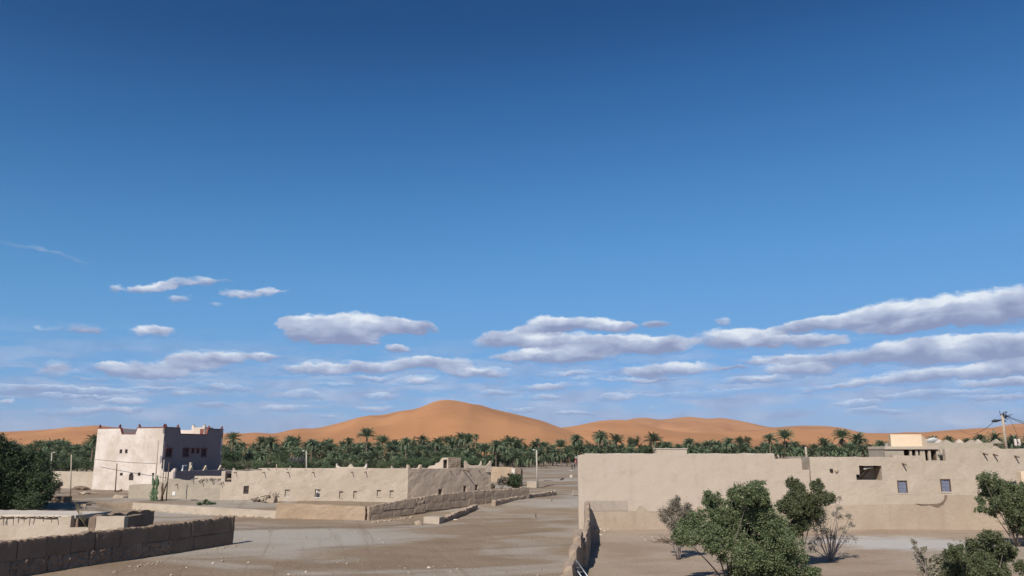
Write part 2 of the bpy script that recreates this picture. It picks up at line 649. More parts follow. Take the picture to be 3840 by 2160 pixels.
M_CONC = plain('pole_concrete', (.39, .345, .285), .85, .12, 4, .15)
M_WINDARK = plain('window_dark', (.035, .025, .04), .5, .3, 9, .4)
M_SHUTTER = plain('blue_grey_paint', (.15, .16, .215), .6, .22, 8, .3)
M_WHITEP = plain('white_paint', (.62, .60, .56), .6, .1, 6, .3)
M_NICHE = plain('niche_plaster', (.36, .30, .235), .95, .25, 11, .05)
M_METAL = plain('zinc_metal', (.42, .43, .44), .5, .1, 10, .5, .8)
M_CABLE = plain('cable_black', (.03, .03, .035), .6, .1, 10)
M_STONE = plain('dusty_stone', (.28, .225, .175), .95, .25, 5, .05, bump=.5)
M_BARK = plain('grey_bark', (.15, .12, .095), .95, .3, 9, .05, bump=.5)
M_PALEBARK = plain('pale_bark', (.26, .215, .19), .95, .25, 9, .05, bump=.5)
M_PALMBARK = plain('palm_bark', (.17, .125, .085), .95, .35, 5, .05, bump=.6)
M_TAMA = leafy('tamarisk_leaf', (.085, .118, .048), (.185, .21, .105), (.28, .25, .155), .38)
M_TAMA2 = leafy('grey_tamarisk_leaf', (.20, .185, .13), (.29, .255, .19), (.30, .22, .18))
M_DARKLEAF = leafy('dark_leaf', (.026, .044, .020), (.058, .080, .034), (.085, .095, .042), .15)
M_BUSHLEAF = leafy('bush_leaf', (.055, .092, .040), (.11, .15, .068), (.15, .165, .085), .3)
M_GREYBUSH = leafy('grey_bush_leaf', (.075, .075, .075), (.11, .105, .10), (.13, .12, .10))
M_PALM = leafy('palm_leaf', (.095, .138, .072), (.19, .235, .135), (.27, .26, .155), .38)
M_DRY = leafy('dry_frond', (.19, .15, .095), (.27, .215, .14), (.16, .115, .075), .2)
M_CACTUS = plain('cactus_green', (.075, .115, .055), .7, .3, 8, .3)
M_PINK = leafy('dusky_leaf', (.16, .10, .085), (.22, .15, .125), (.13, .10, .07), .2)
M_SKIN = plain('skin', (.22, .13, .085), .7, .05, 9)
M_CLOTH1 = plain('dark_cloth', (.03, .028, .035), .9, .2, 9)
M_CLOTH2 = plain('charcoal_cloth', (.055, .04, .04), .9, .2, 9)
M_PINKP = plain('pink_cloth', (.75, .34, .32), .8, .1, 9)
M_DKRED = plain('dark_red_paint', (.14, .02, .022), .6, .2, 6, .3)


def ground_mat():
    m, T = new_mat('dirt')
    b = principled(T, .96, .06)
    g = T.n('ShaderNodeNewGeometry')
    p = g.outputs['Position']
    # packed pale dust, brown loose sand in drifts and tracks that follow the street
    rot = T.n('ShaderNodeMapping')
    rot.inputs['Rotation'].default_value = (0, 0, R(-14))
    T.l(p, rot.inputs['Vector'])
    n1 = T.noise(T.scaled(rot.outputs[0], (.045, .085, .1)), 1.0, 4, .55, dist=1.2)
    n2 = T.noise(T.scaled(rot.outputs[0], (.035, .21, .1)), 1.0, 5, .6, dist=1.0)
    n3 = T.noise(T.scaled(p, (.13, .2, 1)), 1.0, 6, .65, dist=.5)
    grey, brown, deep, pale = (.295, .248, .20), (.235, .172, .116), (.16, .112, .075), (.335, .298, .255)
    col = T.mix(T.rng(n1, .44, .56), grey, brown)
    col = T.mix(T.math('MULTIPLY', T.rng(n2, .52, .70), .8), col, deep)
    col = T.mix(T.math('MULTIPLY', T.rng(n1, .46, .32), .7), col, pale)
    col = T.mix(T.math('MULTIPLY', T.rng(n3, .56, .70), .30), col, pale)
    # loose brown earth spread over the near end of the street
    sx0 = T.n('ShaderNodeSeparateXYZ'); T.l(p, sx0.inputs[0])
    near = T.math('ADD', T.math('MULTIPLY', sx0.outputs[1], -1 / 26.0), T.math('MULTIPLY', T.math('SUBTRACT', n1, .5), 5.0))
    col = T.mix(T.math('MULTIPLY', T.rng(near, -2.35, -1.6), .75), col, T.mix(T.rng(n3, .38, .62), (.235, .172, .118), (.185, .132, .09)))
    # wheel and foot tracks running up the street
    trk = T.noise(T.scaled(rot.outputs[0], (1.5, .035, .1)), 1.0, 5, .6, dist=.7)
    col = T.mix(T.math('MULTIPLY', T.rng(trk, .53, .68), .32), col, deep)
    spk = T.noise(p, 3.2, 3, .7)
    col = T.mix(T.math('MULTIPLY', T.rng(spk, .60, .72), .45), col, pale)
    # the walled yard is warmer, loose brown dirt
    sx = T.n('ShaderNodeSeparateXYZ'); T.l(p, sx.inputs[0])
    yard = T.math('SUBTRACT', sx.outputs[0], T.math('MULTIPLY', sx.outputs[1], .095))
    col = T.mix(T.math('MULTIPLY', T.rng(yard, -.4, .3), .75), col, T.mix(T.rng(n3, .4, .62), (.335, .26, .195), (.275, .205, .148)))
    # crust of pale salt in the walled yard
    gy = G(3400, 2040)
    e = T.vec('SUBTRACT', p, (gy.x, gy.y + 1.0, 0))
    e = T.scaled(e, (1 / 8.5, 1 / 6.5, 0))
    blob = T.math('ADD', T.vec('LENGTH', e), T.math('MULTIPLY', T.math('SUBTRACT', T.noise(T.scaled(p, (.25, .5, 1)), 1.0, 5, .62), .5), 1.9))
    col = T.mix(T.math('MULTIPLY', T.rng(blob, 1.0, .35), .85), col, (.42, .395, .37))
    # walled yard: warm brown loose dirt beyond it
    fine = T.noise(p, 7.0, 5, .7)
    hv = T.n('ShaderNodeHueSaturation')
    T.l(col, hv.inputs['Color'])
    T.l(T.rng(fine, .2, .8, .80, 1.2), hv.inputs['Value'])
    T.l(hv.outputs[0], b.inputs['Base Color'])
    bp = T.n('ShaderNodeBump')
    bp.inputs['Strength'].default_value = .8
    bp.inputs['Distance'].default_value = .08
    T.l(T.math('ADD', T.noise(p, 2.2, 6, .65), T.math('MULTIPLY', fine, .4)), bp.inputs['Height'])
    T.l(bp.outputs[0], b.inputs['Normal'])
    return m


def dune_mat(name, c1, c2):
    m, T = new_mat(name)
    b = principled(T, .95, .05)
    g = T.n('ShaderNodeNewGeometry')
    p = g.outputs['Position']
    n = T.noise(T.scaled(p, (.004, .0025, .02)), 1.0, 5, .55)
    col = T.mix(T.rng(n, .38, .62), c1, c2)
    T.l(col, b.inputs['Base Color'])
    bp = T.n('ShaderNodeBump')
    bp.inputs['Strength'].default_value = .35
    bp.inputs['Distance'].default_value = 3.0
    T.l(T.noise(T.scaled(p, (.03, .012, .03)), 1.0, 5, .55), bp.inputs['Height'])
    T.l(bp.outputs[0], b.inputs['Normal'])
    return m


M_DIRT = ground_mat()
M_DUNE = dune_mat('orange_sand', (.425, .205, .09), (.35, .165, .072))

# ================================================================== the setting
def grow(a, b, first, ratio):
    L, s, v = [], first, a
    while v < b:
        v += s
        s *= ratio
        L.append(min(v, b))
    return L


def build_ground():
    xs = [i * .6 for i in range(-105, 106)]
    xs = [-v for v in reversed(grow(63, 9000, 1.2, 1.22))] + xs + grow(63, 9000, 1.2, 1.22)
    ys = [-400, -120, -40, -10, 5, 15, 22, 28] + [30 + i * .6 for i in range(0, 184)] + grow(140, 9000, 1.2, 1.1)
    V = [(x, y, TH(x, y) if 28 < y < 500 and abs(x) < 400 else TZ(x, y)) for y in ys for x in xs]
    nx = len(xs)
    FA = np.array([(j * nx + i, j * nx + i + 1, (j + 1) * nx + i + 1, (j + 1) * nx + i) for j in range(len(ys) - 1) for i in range(nx - 1)])
    o = link('ground', mesh_np('ground', np.array(V), FA, True), M_DIRT)
    tag(o, 'packed pale dust and brown sand of the village street and yards', kind='structure')


build_ground()


def dune(name, prof, D, wf, wb, seed, label, px0=None, px1=None):
    pxs = np.arange(prof[0][0], prof[-1][0] + 1, 14.0)
    pys = np.interp(pxs, [p[0] for p in prof], [p[1] for p in prof])
    k = np.array([1, 2, 3, 2, 1]) / 9.0
    pp = np.pad(pys, 2, mode='edge')
    pys = np.convolve(pp, k, 'valid')
    ts = [-1, -.92, -.84, -.76, -.68, -.6, -.52, -.45, -.38, -.32, -.26, -.2, -.15, -.1, -.06, -.03, 0, .05, .12, .25, .45, .7, 1]
    V = []
    for px, py in zip(pxs, pys):
        for t in ts:
            c = atd(px, py, D)
            zc = max(c.z, 1.0)
            y = D + (t * wf if t < 0 else t * wb)
            x = c.x * (y / D)
            s = (1 - abs(t)) if t < 0 else (1 - t)
            s = s * s * (3 - 2 * s) * .45 + s * .55
            z = zc * s
            amp = zc * .50 * (s * (1 - s)) * 2.0 * min(1.0, (1 - s) * 3.0)
            q = Vector((x * .0042 + seed, y * .0019 + x * .0012, seed * 1.7))
            rg = 1 - abs(mnoise.noise(q)) * 2
            rg2 = 1 - abs(mnoise.noise(q * 2.7 + Vector((3, 1, 2)))) * 2.4
            z += amp * (rg * .8 + rg2 * .35 - .35)
            V.append((x, y, z - 1.2))
    n = len(ts)
    FA = np.array([(i * n + j, (i + 1) * n + j, (i + 1) * n + j + 1, i * n + j + 1) for i in range(len(pxs) - 1) for j in range(n - 1)])
    o = link(name, mesh_np(name, np.array(V), FA, True), M_DUNE)
    tag(o, label, kind='structure')


L_MAIN = [(-900,1640),(-500,1628),(-200,1622),(0,1617),(45,1616),(120,1612),(182,1608),(250,1602),(319,1596),(360,1592),(410,1598),(480,1606),(600,1614),(720,1620),(837,1625),(865,1619),(892,1621),(915,1626),(949,1618),
 (1011,1624),(1038,1624),(1081,1611),(1120,1604),(1187,1605),(1280,1582),(1362,1558),(1437,1554),(1492,1540),(1561,1532),(1600,1516),(1638,1499),(1660,1497),(1690,1497),(1735,1504),(1820,1525),(1934,1551),(2038,1577),(2093,1599),(2180,1625),(2300,1650),(2420,1672)]
L_RIGHT = [(1900,1664),(2000,1628),(2098,1602),(2150,1597),(2200,1586),(2240,1577),(2302,1572),(2353,1573),(2455,1600),(2531,1615),(2607,1620),(2709,1616),(2840,1610),(2960,1602),(3050,1600),(3150,1604),(3244,1622),(3346,1623),(3409,1618),(3460,1621),(3511,1615),(3600,1608),(3664,1604),(3730,1602),(3840,1600),(4000,1604),(4300,1615),(4700,1640)]
L_BACK = [(2250,1620),(2353,1571),(2416,1563),(2474,1574),(2582,1560),(2658,1570),(2703,1564),(2773,1576),(2894,1603),(2951,1598),(2990,1595),(3085,1595),(3155,1602),(3250,1626),(3400,1640)]
L_BACK2 = [(3560,1640),(3664,1612),(3730,1601),(3779,1591),(3817,1586),(3860,1588),(3960,1598),(4100,1606),(4400,1620)]
dune('sand_dune', L_BACK, 3300, 900, 900, 5.2, 'far pinkish dune ridge rising behind the lower orange dunes')
dune('sand_dune', L_BACK2, 3000, 800, 900, 8.9, 'far dune swelling behind the concrete pole on the roof')
dune('sand_dune', L_RIGHT, 2050, 1000, 900, 2.4, 'long low orange dune behind the big flat roof')
dune('sand_dune', L_MAIN, 1750, 1050, 1000, .7, 'great orange sand dune with one high rounded peak')


# ================================================================== pieces shared by buildings
def horn(fr, u, v, w0, w1, mat, parent, h=.45, s=.42, name='merlon', side=0):
    """small stepped point on a parapet; side -1/1: only one flank"""
    L = [] if side == 1 else [(u - s * .5, v), (u - s * .5, v + h * .3), (u - s * .26, v + h * .36), (u - s * .24, v + h * .62), (u - s * .1, v + h * .68)]
    if side == 1:
        L = [(u - s * .1, v), (u - s * .1, v + h * .68)]
    Rr = [(u + s * .1, v + h * .68), (u + s * .24, v + h * .62), (u + s * .26, v + h * .36), (u + s * .5, v + h * .3), (u + s * .5, v)]
    if side == -1:
        Rr = [(u + s * .1, v + h * .68), (u + s * .1, v)]
    poly = L + [(u, v + h)] + Rr
    return pprism(name, fr, poly[::-1], w0, w1, mat, parent, amp=.015)


def tri_merlon(fr, u, v, w0, w1, mat, parent, h=.5, s=.9):
    st = [(-.5, 0), (-.5, .18), (-.36, .22), (-.34, .45), (-.2, .5), (-.18, .78), (-.06, .82), (0, 1), (.06, .82), (.18, .78), (.2, .5), (.34, .45), (.36, .22), (.5, .18), (.5, 0)]
    return pprism('merlon', fr, [(u + a * s, v + b * h) for a, b in st][::-1], w0, w1, mat, parent, amp=.02)


def curl(fr, u, v, w0, w1, mat, parent, h=.55, s=.75, side=1):
    """corner horn that sweeps up to one side"""
    poly = [(0, 0), (s, 0), (s * .6, h * .18), (s * .3, h * .5), (s * .16, h), (0, h * 1.02)]
    poly = [(u + side * a, v + b) for a, b in poly]
    if side > 0:
        poly = poly[::-1]
    return pprism('merlon', fr, poly[::-1], w0, w1, mat, parent, amp=.02)


def window(fr, u0, u1, v0, v1, parent, frame=M_WOOD, glass=M_WINDARK, depth=.14, t=.06, bars=2, cross=1, hood=None, proud=0.0):
    w = boxes('window', fr, [(u0 + t, u1 - t, depth + .03, depth + .07, v0 + t, v1 - t)], glass, parent)
    boxes('window_frame', fr, [(u0, u1, depth - .05 - proud, depth + .04, v0, v0 + t), (u0, u1, depth - .05 - proud, depth + .04, v1 - t, v1), (u0, u0 + t, depth - .05 - proud, depth + .04, v0 + t, v1 - t), (u1 - t, u1, depth - .05 - proud, depth + .04, v0 + t, v1 - t)], frame, w)
    lst = []
    for i in range(bars):
        u = u0 + t + (u1 - u0 - 2 * t) * (i + 1) / (bars + 1)
        lst.append((u - .015, u + .015, depth - .02, depth + .01, v0 + t, v1 - t))
    for i in range(cross):
        v = v0 + t + (v1 - v0 - 2 * t) * (i + 1) / (cross + 1)
        lst.append((u0 + t, u1 - t, depth - .015, depth + .005, v - .018, v + .018))
    if lst:
        boxes('grille', fr, lst, frame, w)
    if hood:
        boxes('window_hood', fr, [(u0 - .12, u1 + .12, -.22, .0, v1 + .0, v1 + .1), (u0 - .06, u1 + .06, -.12, .0, v1 - .08, v1), (u0 - .09, u0, -.05, .0, v0 - .06, v1 - .08), (u1, u1 + .09, -.05, .0, v0 - .06, v1 - .08), (u0 - .1, u1 + .1, -.07, .0, v0 - .12, v0 - .06)], hood, w)
    return w


def hole(fr, px0, py0, px1, py1):
    """opening given by two photograph pixels on the face"""
    a, b = fr.px(px0, py0), fr.px(px1, py1)
    return (min(a[0], b[0]), max(a[0], b[0]), min(a[1], b[1]), max(a[1], b[1]))


def spout(fr, u, v, parent, out=.9, r=.05, drop=.12, lean=0.0):
    a, b = fr.W(u, .15, v), fr.W(u + lean, -out, v - drop)
    return tubes('water_spout', [([a, (a + b) / 2 + Vector((0, 0, .01)), b], [r, r, r * .8])], M_WOOD, parent, 6)


# ================================================================== white house with red trim
def white_house():
    c = atd(598, 1830, 115.0)
    cu = Vector((c.x, c.y))
    dr = Vector((.36, .933)).normalized()
    dl = Vector((-dr.y, dr.x))
    wl = wr = 8.0
    while pix((*(cu + dl * wl), 4.0))[0] > 352: wl += .05
    while pix((*(cu + dr * wr), 8.0))[0] < 834: wr += .05
    lp, rp = cu + dl * wl, cu + dr * wr
    bp = lp + dr * wr
    fl, fR, fb1, fb2 = Frame(lp, cu), Frame(cu, rp), Frame(rp, bp), Frame(bp, lp)
    z0 = .2
    t = thing('white_house', (cu.x, cu.y, TZ(cu.x, cu.y)), 'tall whitewashed house with red parapet trim and notched roof wall', 'house')
    zt = fl.px(560, 1604)[1]
    zn = fl.px(480, 1627.5)[1]
    Z = lambda X, Y: (300 + X / 4.025, 1550 + Y / 4.025)
    # front of pale plaster with small windows
    hl = [hole(fl, *Z(600, 545), *Z(634, 606)), hole(fl, *Z(682, 545), *Z(716, 606)), hole(fl, *Z(603, 898), *Z(643, 942)), hole(fl, *Z(742, 897), *Z(802, 1012)), hole(fl, *Z(874, 893), *Z(910, 945)), hole(fl, *Z(1088, 898), *Z(1120, 940))]
    wall('wall', fl, 0, fl.L, z0, zn, .35, M_WHITE, t, holes=hl, du=.9, dv=.9, amp=.025)
    for i, h in enumerate(hl):
        w = window(fl, *h, t, bars=3 if i == 3 else 1, cross=2 if i == 3 else 1, depth=.18, t=.05)
        if i == 3:        # pointed head of the arched window
            um = (h[0] + h[1]) / 2
            r = (h[1] - h[0]) / 2
            for s in (-1, 1):
                poly = [(um + s * r, h[3]), (um + s * r, h[3] - r * 1.1)] + [(um + s * r * math.cos(a), h[3] - r * 1.1 + r * 1.1 * math.sin(a)) for a in [i * math.pi / 2 / 7 for i in range(1, 8)]]
                pprism('arch_corner', fl, poly if s > 0 else poly[::-1], -.004, .17, M_WHITE, t)
    # shaded side with red hooded windows
    hr = [hole(fR, *Z(1298, 530), *Z(1378, 656)), hole(fR, *Z(1560, 530), *Z(1636, 652)), hole(fR, *Z(1688, 535), *Z(1718, 600)), hole(fR, *Z(1764, 535), *Z(1794, 597)), hole(fR, *Z(1838, 535), *Z(1898, 652))]
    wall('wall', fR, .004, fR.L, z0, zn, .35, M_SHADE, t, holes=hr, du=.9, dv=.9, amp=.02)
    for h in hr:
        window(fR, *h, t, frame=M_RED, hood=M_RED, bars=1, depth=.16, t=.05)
    wall('wall', fb1, .004, fb1.L, z0, zt, .35, M_WHITE, t, du=1.5, dv=1.5, amp=.02)
    wall('wall', fb2, .004, fb2.L - .004, z0, zt, .35, M_WHITE, t, du=1.5, dv=1.5, amp=.02)
    boxes('roof', fl, [(.3, fl.L - .3, .3, wr - .3, zn - .55, zn - .35)], M_ROOF, t)
    # parapet pieces either side of the slanted notches
    def para(fr, notch, mat):
        (a, b, c2, d) = [fr.px(*Z(*q))[0] for q in notch]
        pprism('parapet', fr, [(0, zn), (0, zt), (a, zt), (b, zn)][::-1], 0, .3, mat, t)
        pprism('parapet', fr, [(c2, zn), (d, zt), (fr.L, zt), (fr.L, zn)][::-1], 0, .3, mat, t)
        h = .1
        vs, fs = join([prism(fr, p[::-1], -.035, .335) for p in (
            [(-.02, zt - .04), (-.02, zt + h), (a + .06, zt + h), (a + .02, zt - .04)],
            [(a, zt + h - .004), (a + .09, zt + h - .004), (b + .1, zn + .02), (b, zn + .02)],
            [(b, zn - .04), (b, zn + .085), (c2, zn + .085), (c2, zn - .04)],
            [(c2 - .1, zn + .02), (d - .09, zt + h - .004), (d, zt + h - .004), (c2, zn + .02)],
            [(d - .02, zt - .04), (d - .06, zt + h), (fr.L + .02, zt + h), (fr.L + .02, zt - .04)])])
        link('red_trim', mesh('red_trim', vs, fs), M_RED, t)
        return a, d
    a, d = para(fl, [(605, 205), (628, 312), (838, 312), (872, 220)], M_WHITE)
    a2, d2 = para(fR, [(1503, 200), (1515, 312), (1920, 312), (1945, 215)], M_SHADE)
    for u, sd in ((.25, 1), (a - .12, -1), (d + .15, 1), (fl.L - .22, -1)):
        horn(fl, u, zt + .12, -.01, .28, M_RED, t, h=.42, s=.4, side=sd)
    for u, sd in ((.3, 1), (a2 - .12, -1), (d2 + .15, 1), (fR.L - .2, -1)):
        horn(fR, u, zt + .12, .02, .28, M_RED, t, h=.42, s=.4, side=sd)
    # stair head on the roof
    s0 = atd(*Z(1680, 300), 127.5)
    fs_ = Frame((s0.x, s0.y), (s0.x + dr.y * 2.55, s0.y - dr.x * 2.55))
    du0, dv0 = fs_.px(*Z(1845, 235)); du1, _ = fs_.px(*Z(1915, 312))
    zs = fs_.px(*Z(1760, 212))[1]
    wall('stair_head', fs_, 0, fs_.L, zn - .4, zs, 2.0, M_WHITE, t, du=1.2, dv=1.2, amp=.01)
    boxes('roof_door', fs_, [(min(du0, fs_.L - .8), min(du1, fs_.L - .1), -.05, -.004, zn - .3, dv0)], M_RED, t)
    horn(fs_, .12, zs, .1, .4, M_WHITE, t, h=.5, s=.5)
    horn(fs_, fs_.L - .2, zs, .1, .4, M_WHITE, t, h=.5, s=.5)
    # low walled court along the shaded side
    uq = fl.px(655, 1780)[0]
    vt, vt2 = fl.px(625, 1770)[1], fl.px(651, 1756)[1]
    fq = Frame(cu, fl.W(uq, 0, 0).xy)
    pprism('court_wall', fq, [(.0, z0), (.0, vt + .5), (.1, vt + .5), (.12, vt + .3), (.3, vt + .26), (.32, vt), (fq.L - .75, vt), (fq.L - .72, vt + .2), (fq.L - .5, vt + .24), (fq.L - .48, vt2 - .12), (fq.L - .3, vt2 - .08), (fq.L - .28, vt2), (fq.L, vt2), (fq.L, z0)][::-1], .03, .35, M_WHITE, t)
    q0 = fq.W(fq.L, 0, 0)
    e = atd(869, 1765, q0.y + 12)
    q1 = (q0.x + dr.x * 12.8, q0.y + dr.y * 12.8)
    fc = Frame((q0.x, q0.y), q1)
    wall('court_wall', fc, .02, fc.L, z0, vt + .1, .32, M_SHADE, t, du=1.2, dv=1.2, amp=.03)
    for X in (1690, 1905, 2130):
        u = fc.px(*Z(X, 850))[0]
        horn(fc, u, vt + .08, .04, .3, M_HOUSE, t, h=.75, s=.8)
    # louvred cooling unit against the shaded side
    u, v = fR.px(*Z(1545, 825))
    ac = thing('air_conditioner', fR.W(u, -.4, v - .4), 'white louvred cooling unit against the shaded side wall', 'air conditioner')
    boxes('casing', fR, [(u - .42, u + .42, -.5, -.02, v - .42, v + .42)], M_WHITEP, ac, .03)
    boxes('louvre', fR, [(u - .36 + k * .125, u - .29 + k * .125, -.53, -.505, v - .32, v + .32) for k in range(6)], M_SHUTTER, ac)
    # pale post by the court and short street lamp arms
    for X, Y0, Y1, lb in ((1668, 740, 875, 'pale square post standing in the shaded court'), (1258, 700, 885, 'thin pale pipe rising above the white court wall')):
        u0, v0 = fR.px(*Z(X, Y1), w=-.9); _, v1 = fR.px(*Z(X, Y0), w=-.9)
        r = .18 if X > 1500 else .06
        o = boxes('post', fR, [(u0 - r, u0 + r, -.9 - r, -.9 + r, TZ(cu.x, cu.y) - .1, v1)], M_CONC, None)
        tag(o, lb, 'post')


white_house()


# ================================================================== mud houses on the terrace
def mud_houses():
    Z4 = lambda X, Y: (800 + X / 4.025, 1600 + Y / 4.025)
    Z5 = lambda X, Y: (1300 + X / 4.025, 1650 + Y / 4.025)
    Z3 = lambda X, Y: (500 + X / 4.025, 1700 + Y / 4.025)
    Z2 = lambda X, Y: (300 + X / 4.025, 1550 + Y / 4.025)
    # ---- low house with broken roof
    A, B = atd(479, 1873, 98).xy, atd(826, 1878, 95.6).xy
    f = Frame(A, B)
    t = thing('mud_house', (A.x, A.y, TZ(A.x, A.y)), 'low grey mud house with sagging broken roof edge beside the cactus', 'house')
    pts = [Z2(*q) for q in ((720, 1100), (760, 1078), (1100, 1065), (1170, 1052), (1230, 1030), (1300, 992), (1480, 988), (1500, 1008), (1780, 1016), (2100, 1032))]
    uv = [f.px(*q) for q in pts]
    us, vsx = [q[0] for q in uv], [q[1] for q in uv]
    vmax = max(vsx)
    top = lambda u: float(np.interp(u, us, vsx)) - vmax
    wall('wall', f, 0, f.L, -.2, vmax, .5, M_GREYMUD, t, du=.5, dv=.5, amp=.05, top=top)
    fs_ = Frame((A.x + f.n.x * 9, A.y + f.n.y * 9), A)
    wall('wall', fs_, 0, fs_.L, -.2, vsx[0], .45, M_GREYMUD, t, du=.8, dv=.6, amp=.05)
    fb = Frame(f.W(4.5, 6.5, 0).xy, f.W(f.L + 2.2, 6.2, 0).xy)
    zb = fb.px(*Z2(1800, 945))[1]
    wall('back_wall', fb, 0, fb.L, -.2, zb, .4, M_HOUSE, t, du=.8, dv=.8, amp=.04)
    zr = vmax - .35
    wall('roof', Frame(f.W(5.2, .4, 0).xy, f.W(f.L, .4, 0).xy), 0, f.L - 5.2, zr - .2, zr, 6.0, M_ROOF, t, du=.6, dv=.3, amp=.05)
    # loose beams, brush and lumps of mud along the broken edge
    rnd = random.Random(3)
    for k in range(9):
        X = 1690 + k * 60 + rnd.uniform(-20, 20)
        u, v = f.px(*Z2(X, 1000 + rnd.uniform(-6, 10)))
        a = f.W(u, .9 + rnd.random(), v + rnd.uniform(.0, .15)); b = f.W(u + rnd.uniform(-.7, .9), -.35 + rnd.uniform(-.2, .3), v - rnd.uniform(.02, .3))
        tubes('roof_beam', [([a, (a + b) / 2 + Vector((0, 0, rnd.uniform(0, .1))), b], [.06, .06, .045])], M_WOOD if k % 3 else M_PALEWOOD, t)
    for k in range(14):
        X = 1830 + k * 33
        u, v = f.px(*Z2(X, 1003))
        s = rnd.uniform(.12, .3)
        lump(f.W(u, rnd.uniform(.1, .7), v + .05), s, s * .5, M_STONE, t, 'roof_rubble', k)
    for X, Y in ((1465, 1062), (2140, 1045)):
        u, v = f.px(*Z2(X, Y)); spout(f, u, v, t, .55, .05, .2, .1)
    u, v = f.px(*Z2(1418, 1210))
    boxes('notice_plate', f, [(u - .2, u + .2, -.03, .02, v - .22, v + .22)], M_WHITEP, t)

    # ---- main house
    A, B = atd(823, 1880, 95.5).xy, atd(1528, 1885, 92.5).xy
    f = Frame(A, B)
    dr = Vector((.72, .694)).normalized()
    bpx = None
    tt = 0.0
    while True:
        q = B + dr * tt
        if q.x / (q.y * math.cos(PITCH) - 2 * math.sin(PITCH)) * F + CX > 1840 or tt > 30:
            break
        tt += .1
    C = B + dr * tt
    fr = Frame(B, C)
    D = A + f.n * (tt * .8)
    fbk, fls = Frame(C, D), Frame(D, A)
    t = thing('mud_house', (B.x, B.y, TZ(B.x, B.y)), 'long flat roofed mud house with wooden spouts and small blocked windows', 'house')
    v_l, v_c = f.px(880, 1766)[1], f.px(1520, 1759)[1]
    u_low = f.px(*Z4(278, 700))[0]
    v_low = f.px(*Z4(100, 830))[1]
    vm = max(v_l, v_c)
    def top(u):
        return v_l + (v_c - v_l) * u / f.L - vm + .03 * math.sin(u * 1.7) if u > u_low - .01 else 0.0
    hl = [hole(f, *Z4(456, 880), *Z4(528, 1006)), hole(f, *Z4(1078, 945), *Z4(1148, 1062)), hole(f, *Z4(1535, 945), *Z4(1608, 1068)), hole(f, *Z4(1903, 975), *Z4(1950, 1076)), hole(f, *Z4(2115, 970), *Z4(2160, 1076)), hole(f, *Z4(2468, 955), *Z4(2525, 1056)), hole(f, *Z5(650, 760), *Z5(706, 860))]
    sol = lambda u, v: v < v_low or u > u_low
    wall('front_wall', f, 0, f.L, -.2, vm, .5, M_HOUSE, t, holes=hl, solid=sol, du=.45, dv=.4, amp=.05, top=top, cu=(u_low,), cv=(v_low,))
    window(f, *hl[0], t, frame=M_WOOD, bars=3, cross=1, depth=.1, t=.07)
    for i, h in enumerate(hl[1:]):
        n = boxes('blocked_window', f, [(h[0] - .02, h[1] + .02, .16, .3, h[2] - .02, h[3] + .02)], M_NICHE if i not in (3,) else M_PALEWOOD, t, amp=.02)
        boxes('lintel', f, [(h[0] - .1, h[1] + .1, -.025, .12, h[3], h[3] + .07)], M_HOUSE, n)
        boxes('sill', f, [(h[0] - .05, h[1] + .05, -.03, .12, h[2] - .06, h[2])], M_WHITEP if i < 2 else M_HOUSE, n)
    h = hl[2]
    boxes('notice_board', f, [(h[0] + .12, h[1] - .35, .08, .12, h[2] + .55, h[3] - .15)], M_WHITEP, t)
    boxes('dark_patch', f, [(h[1] - .5, h[1] - .12, .1, .14, h[2] + .05, h[2] + .45)], M_WINDARK, t)
    for X, Y in ((345, 688), (775, 692), (1138, 688), (1518, 686), (2103, 684), (2305, 682)):
        u, v = f.px(*Z4(X, Y)); spout(f, u, v, t, .62, .05, .04)
    # the raking face
    hr = [hole(fr, *Z5(1386, 742), *Z5(1446, 830)), hole(fr, *Z5(1762, 688), *Z5(1808, 790)), hole(fr, *Z5(1940, 672), *Z5(1984, 780))]
    vc2 = fr.px(1700, 1756)[1]
    wall('side_wall', fr, .0, fr.L, -.2, v_c, .5, M_HOUSE_SIDE, t, holes=hr, du=.45, dv=.4, amp=.06, top=lambda u: (vc2 - v_c) * min(1, u / (fr.L * .5)))
    for h in hr:
        window(fr, *h, t, frame=M_PALEWOOD, glass=M_WOOD, bars=1, cross=0, depth=.2, t=.07)
    for X, Y in ((1560, 470), (1825, 462), (1990, 460), (2165, 448)):
        u, v = fr.px(*Z5(X, Y)); spout(fr, u, v, t, .3, .05, .02)
    u, v = fr.px(*Z5(1760, 458)); spout(fr, u, v, t, 1.25, .06, .05)
    wall('back_wall', fbk, .8, fbk.L, -.2, v_c - .15, .5, M_HOUSE, t, du=1.2, dv=1, amp=.05)
    wall('side_wall', fls, 0, fls.L, -.2, v_l, .5, M_HOUSE, t, du=1.2, dv=1, amp=.05)
    me = mesh('roof', [f.W(0.3, .2, v_l - .32), f.W(f.L - .3, .2, v_c - .3), fr.W(fr.L - .3, .3, v_c - .4), f.W(.3, tt * .8 - .3, v_l - .4)], [[0, 1, 2, 3]])
    link('roof', me, M_ROOF, t)
    # points and sweeps on the roof edge
    for X, sd in ((290, 1),):
        u, v = f.px(*Z4(X, 665)); curl(f, u, v_l - .1, .05, .45, M_HOUSE, t, .42, .7, 1)
    for X in (800, 1080, 1360, 1490, 1620):
        u, _ = f.px(*Z4(X, 640)); tri_merlon(f, u, v_l + (v_c - v_l) * u / f.L - .1, .05, .45, M_HOUSE, t, .34 if X < 1200 else .2, .9)
    u1, v = f.px(*Z4(1760, 610)); u2, _ = f.px(*Z4(2232, 610)); um, _ = f.px(*Z4(1985, 600))
    zz = v_l + (v_c - v_l) * um / f.L
    boxes('roof_kerb', f, [(u1, u2, 2.0, 2.35, zz - .4, zz + .25)], M_HOUSE, t, .04, .03)
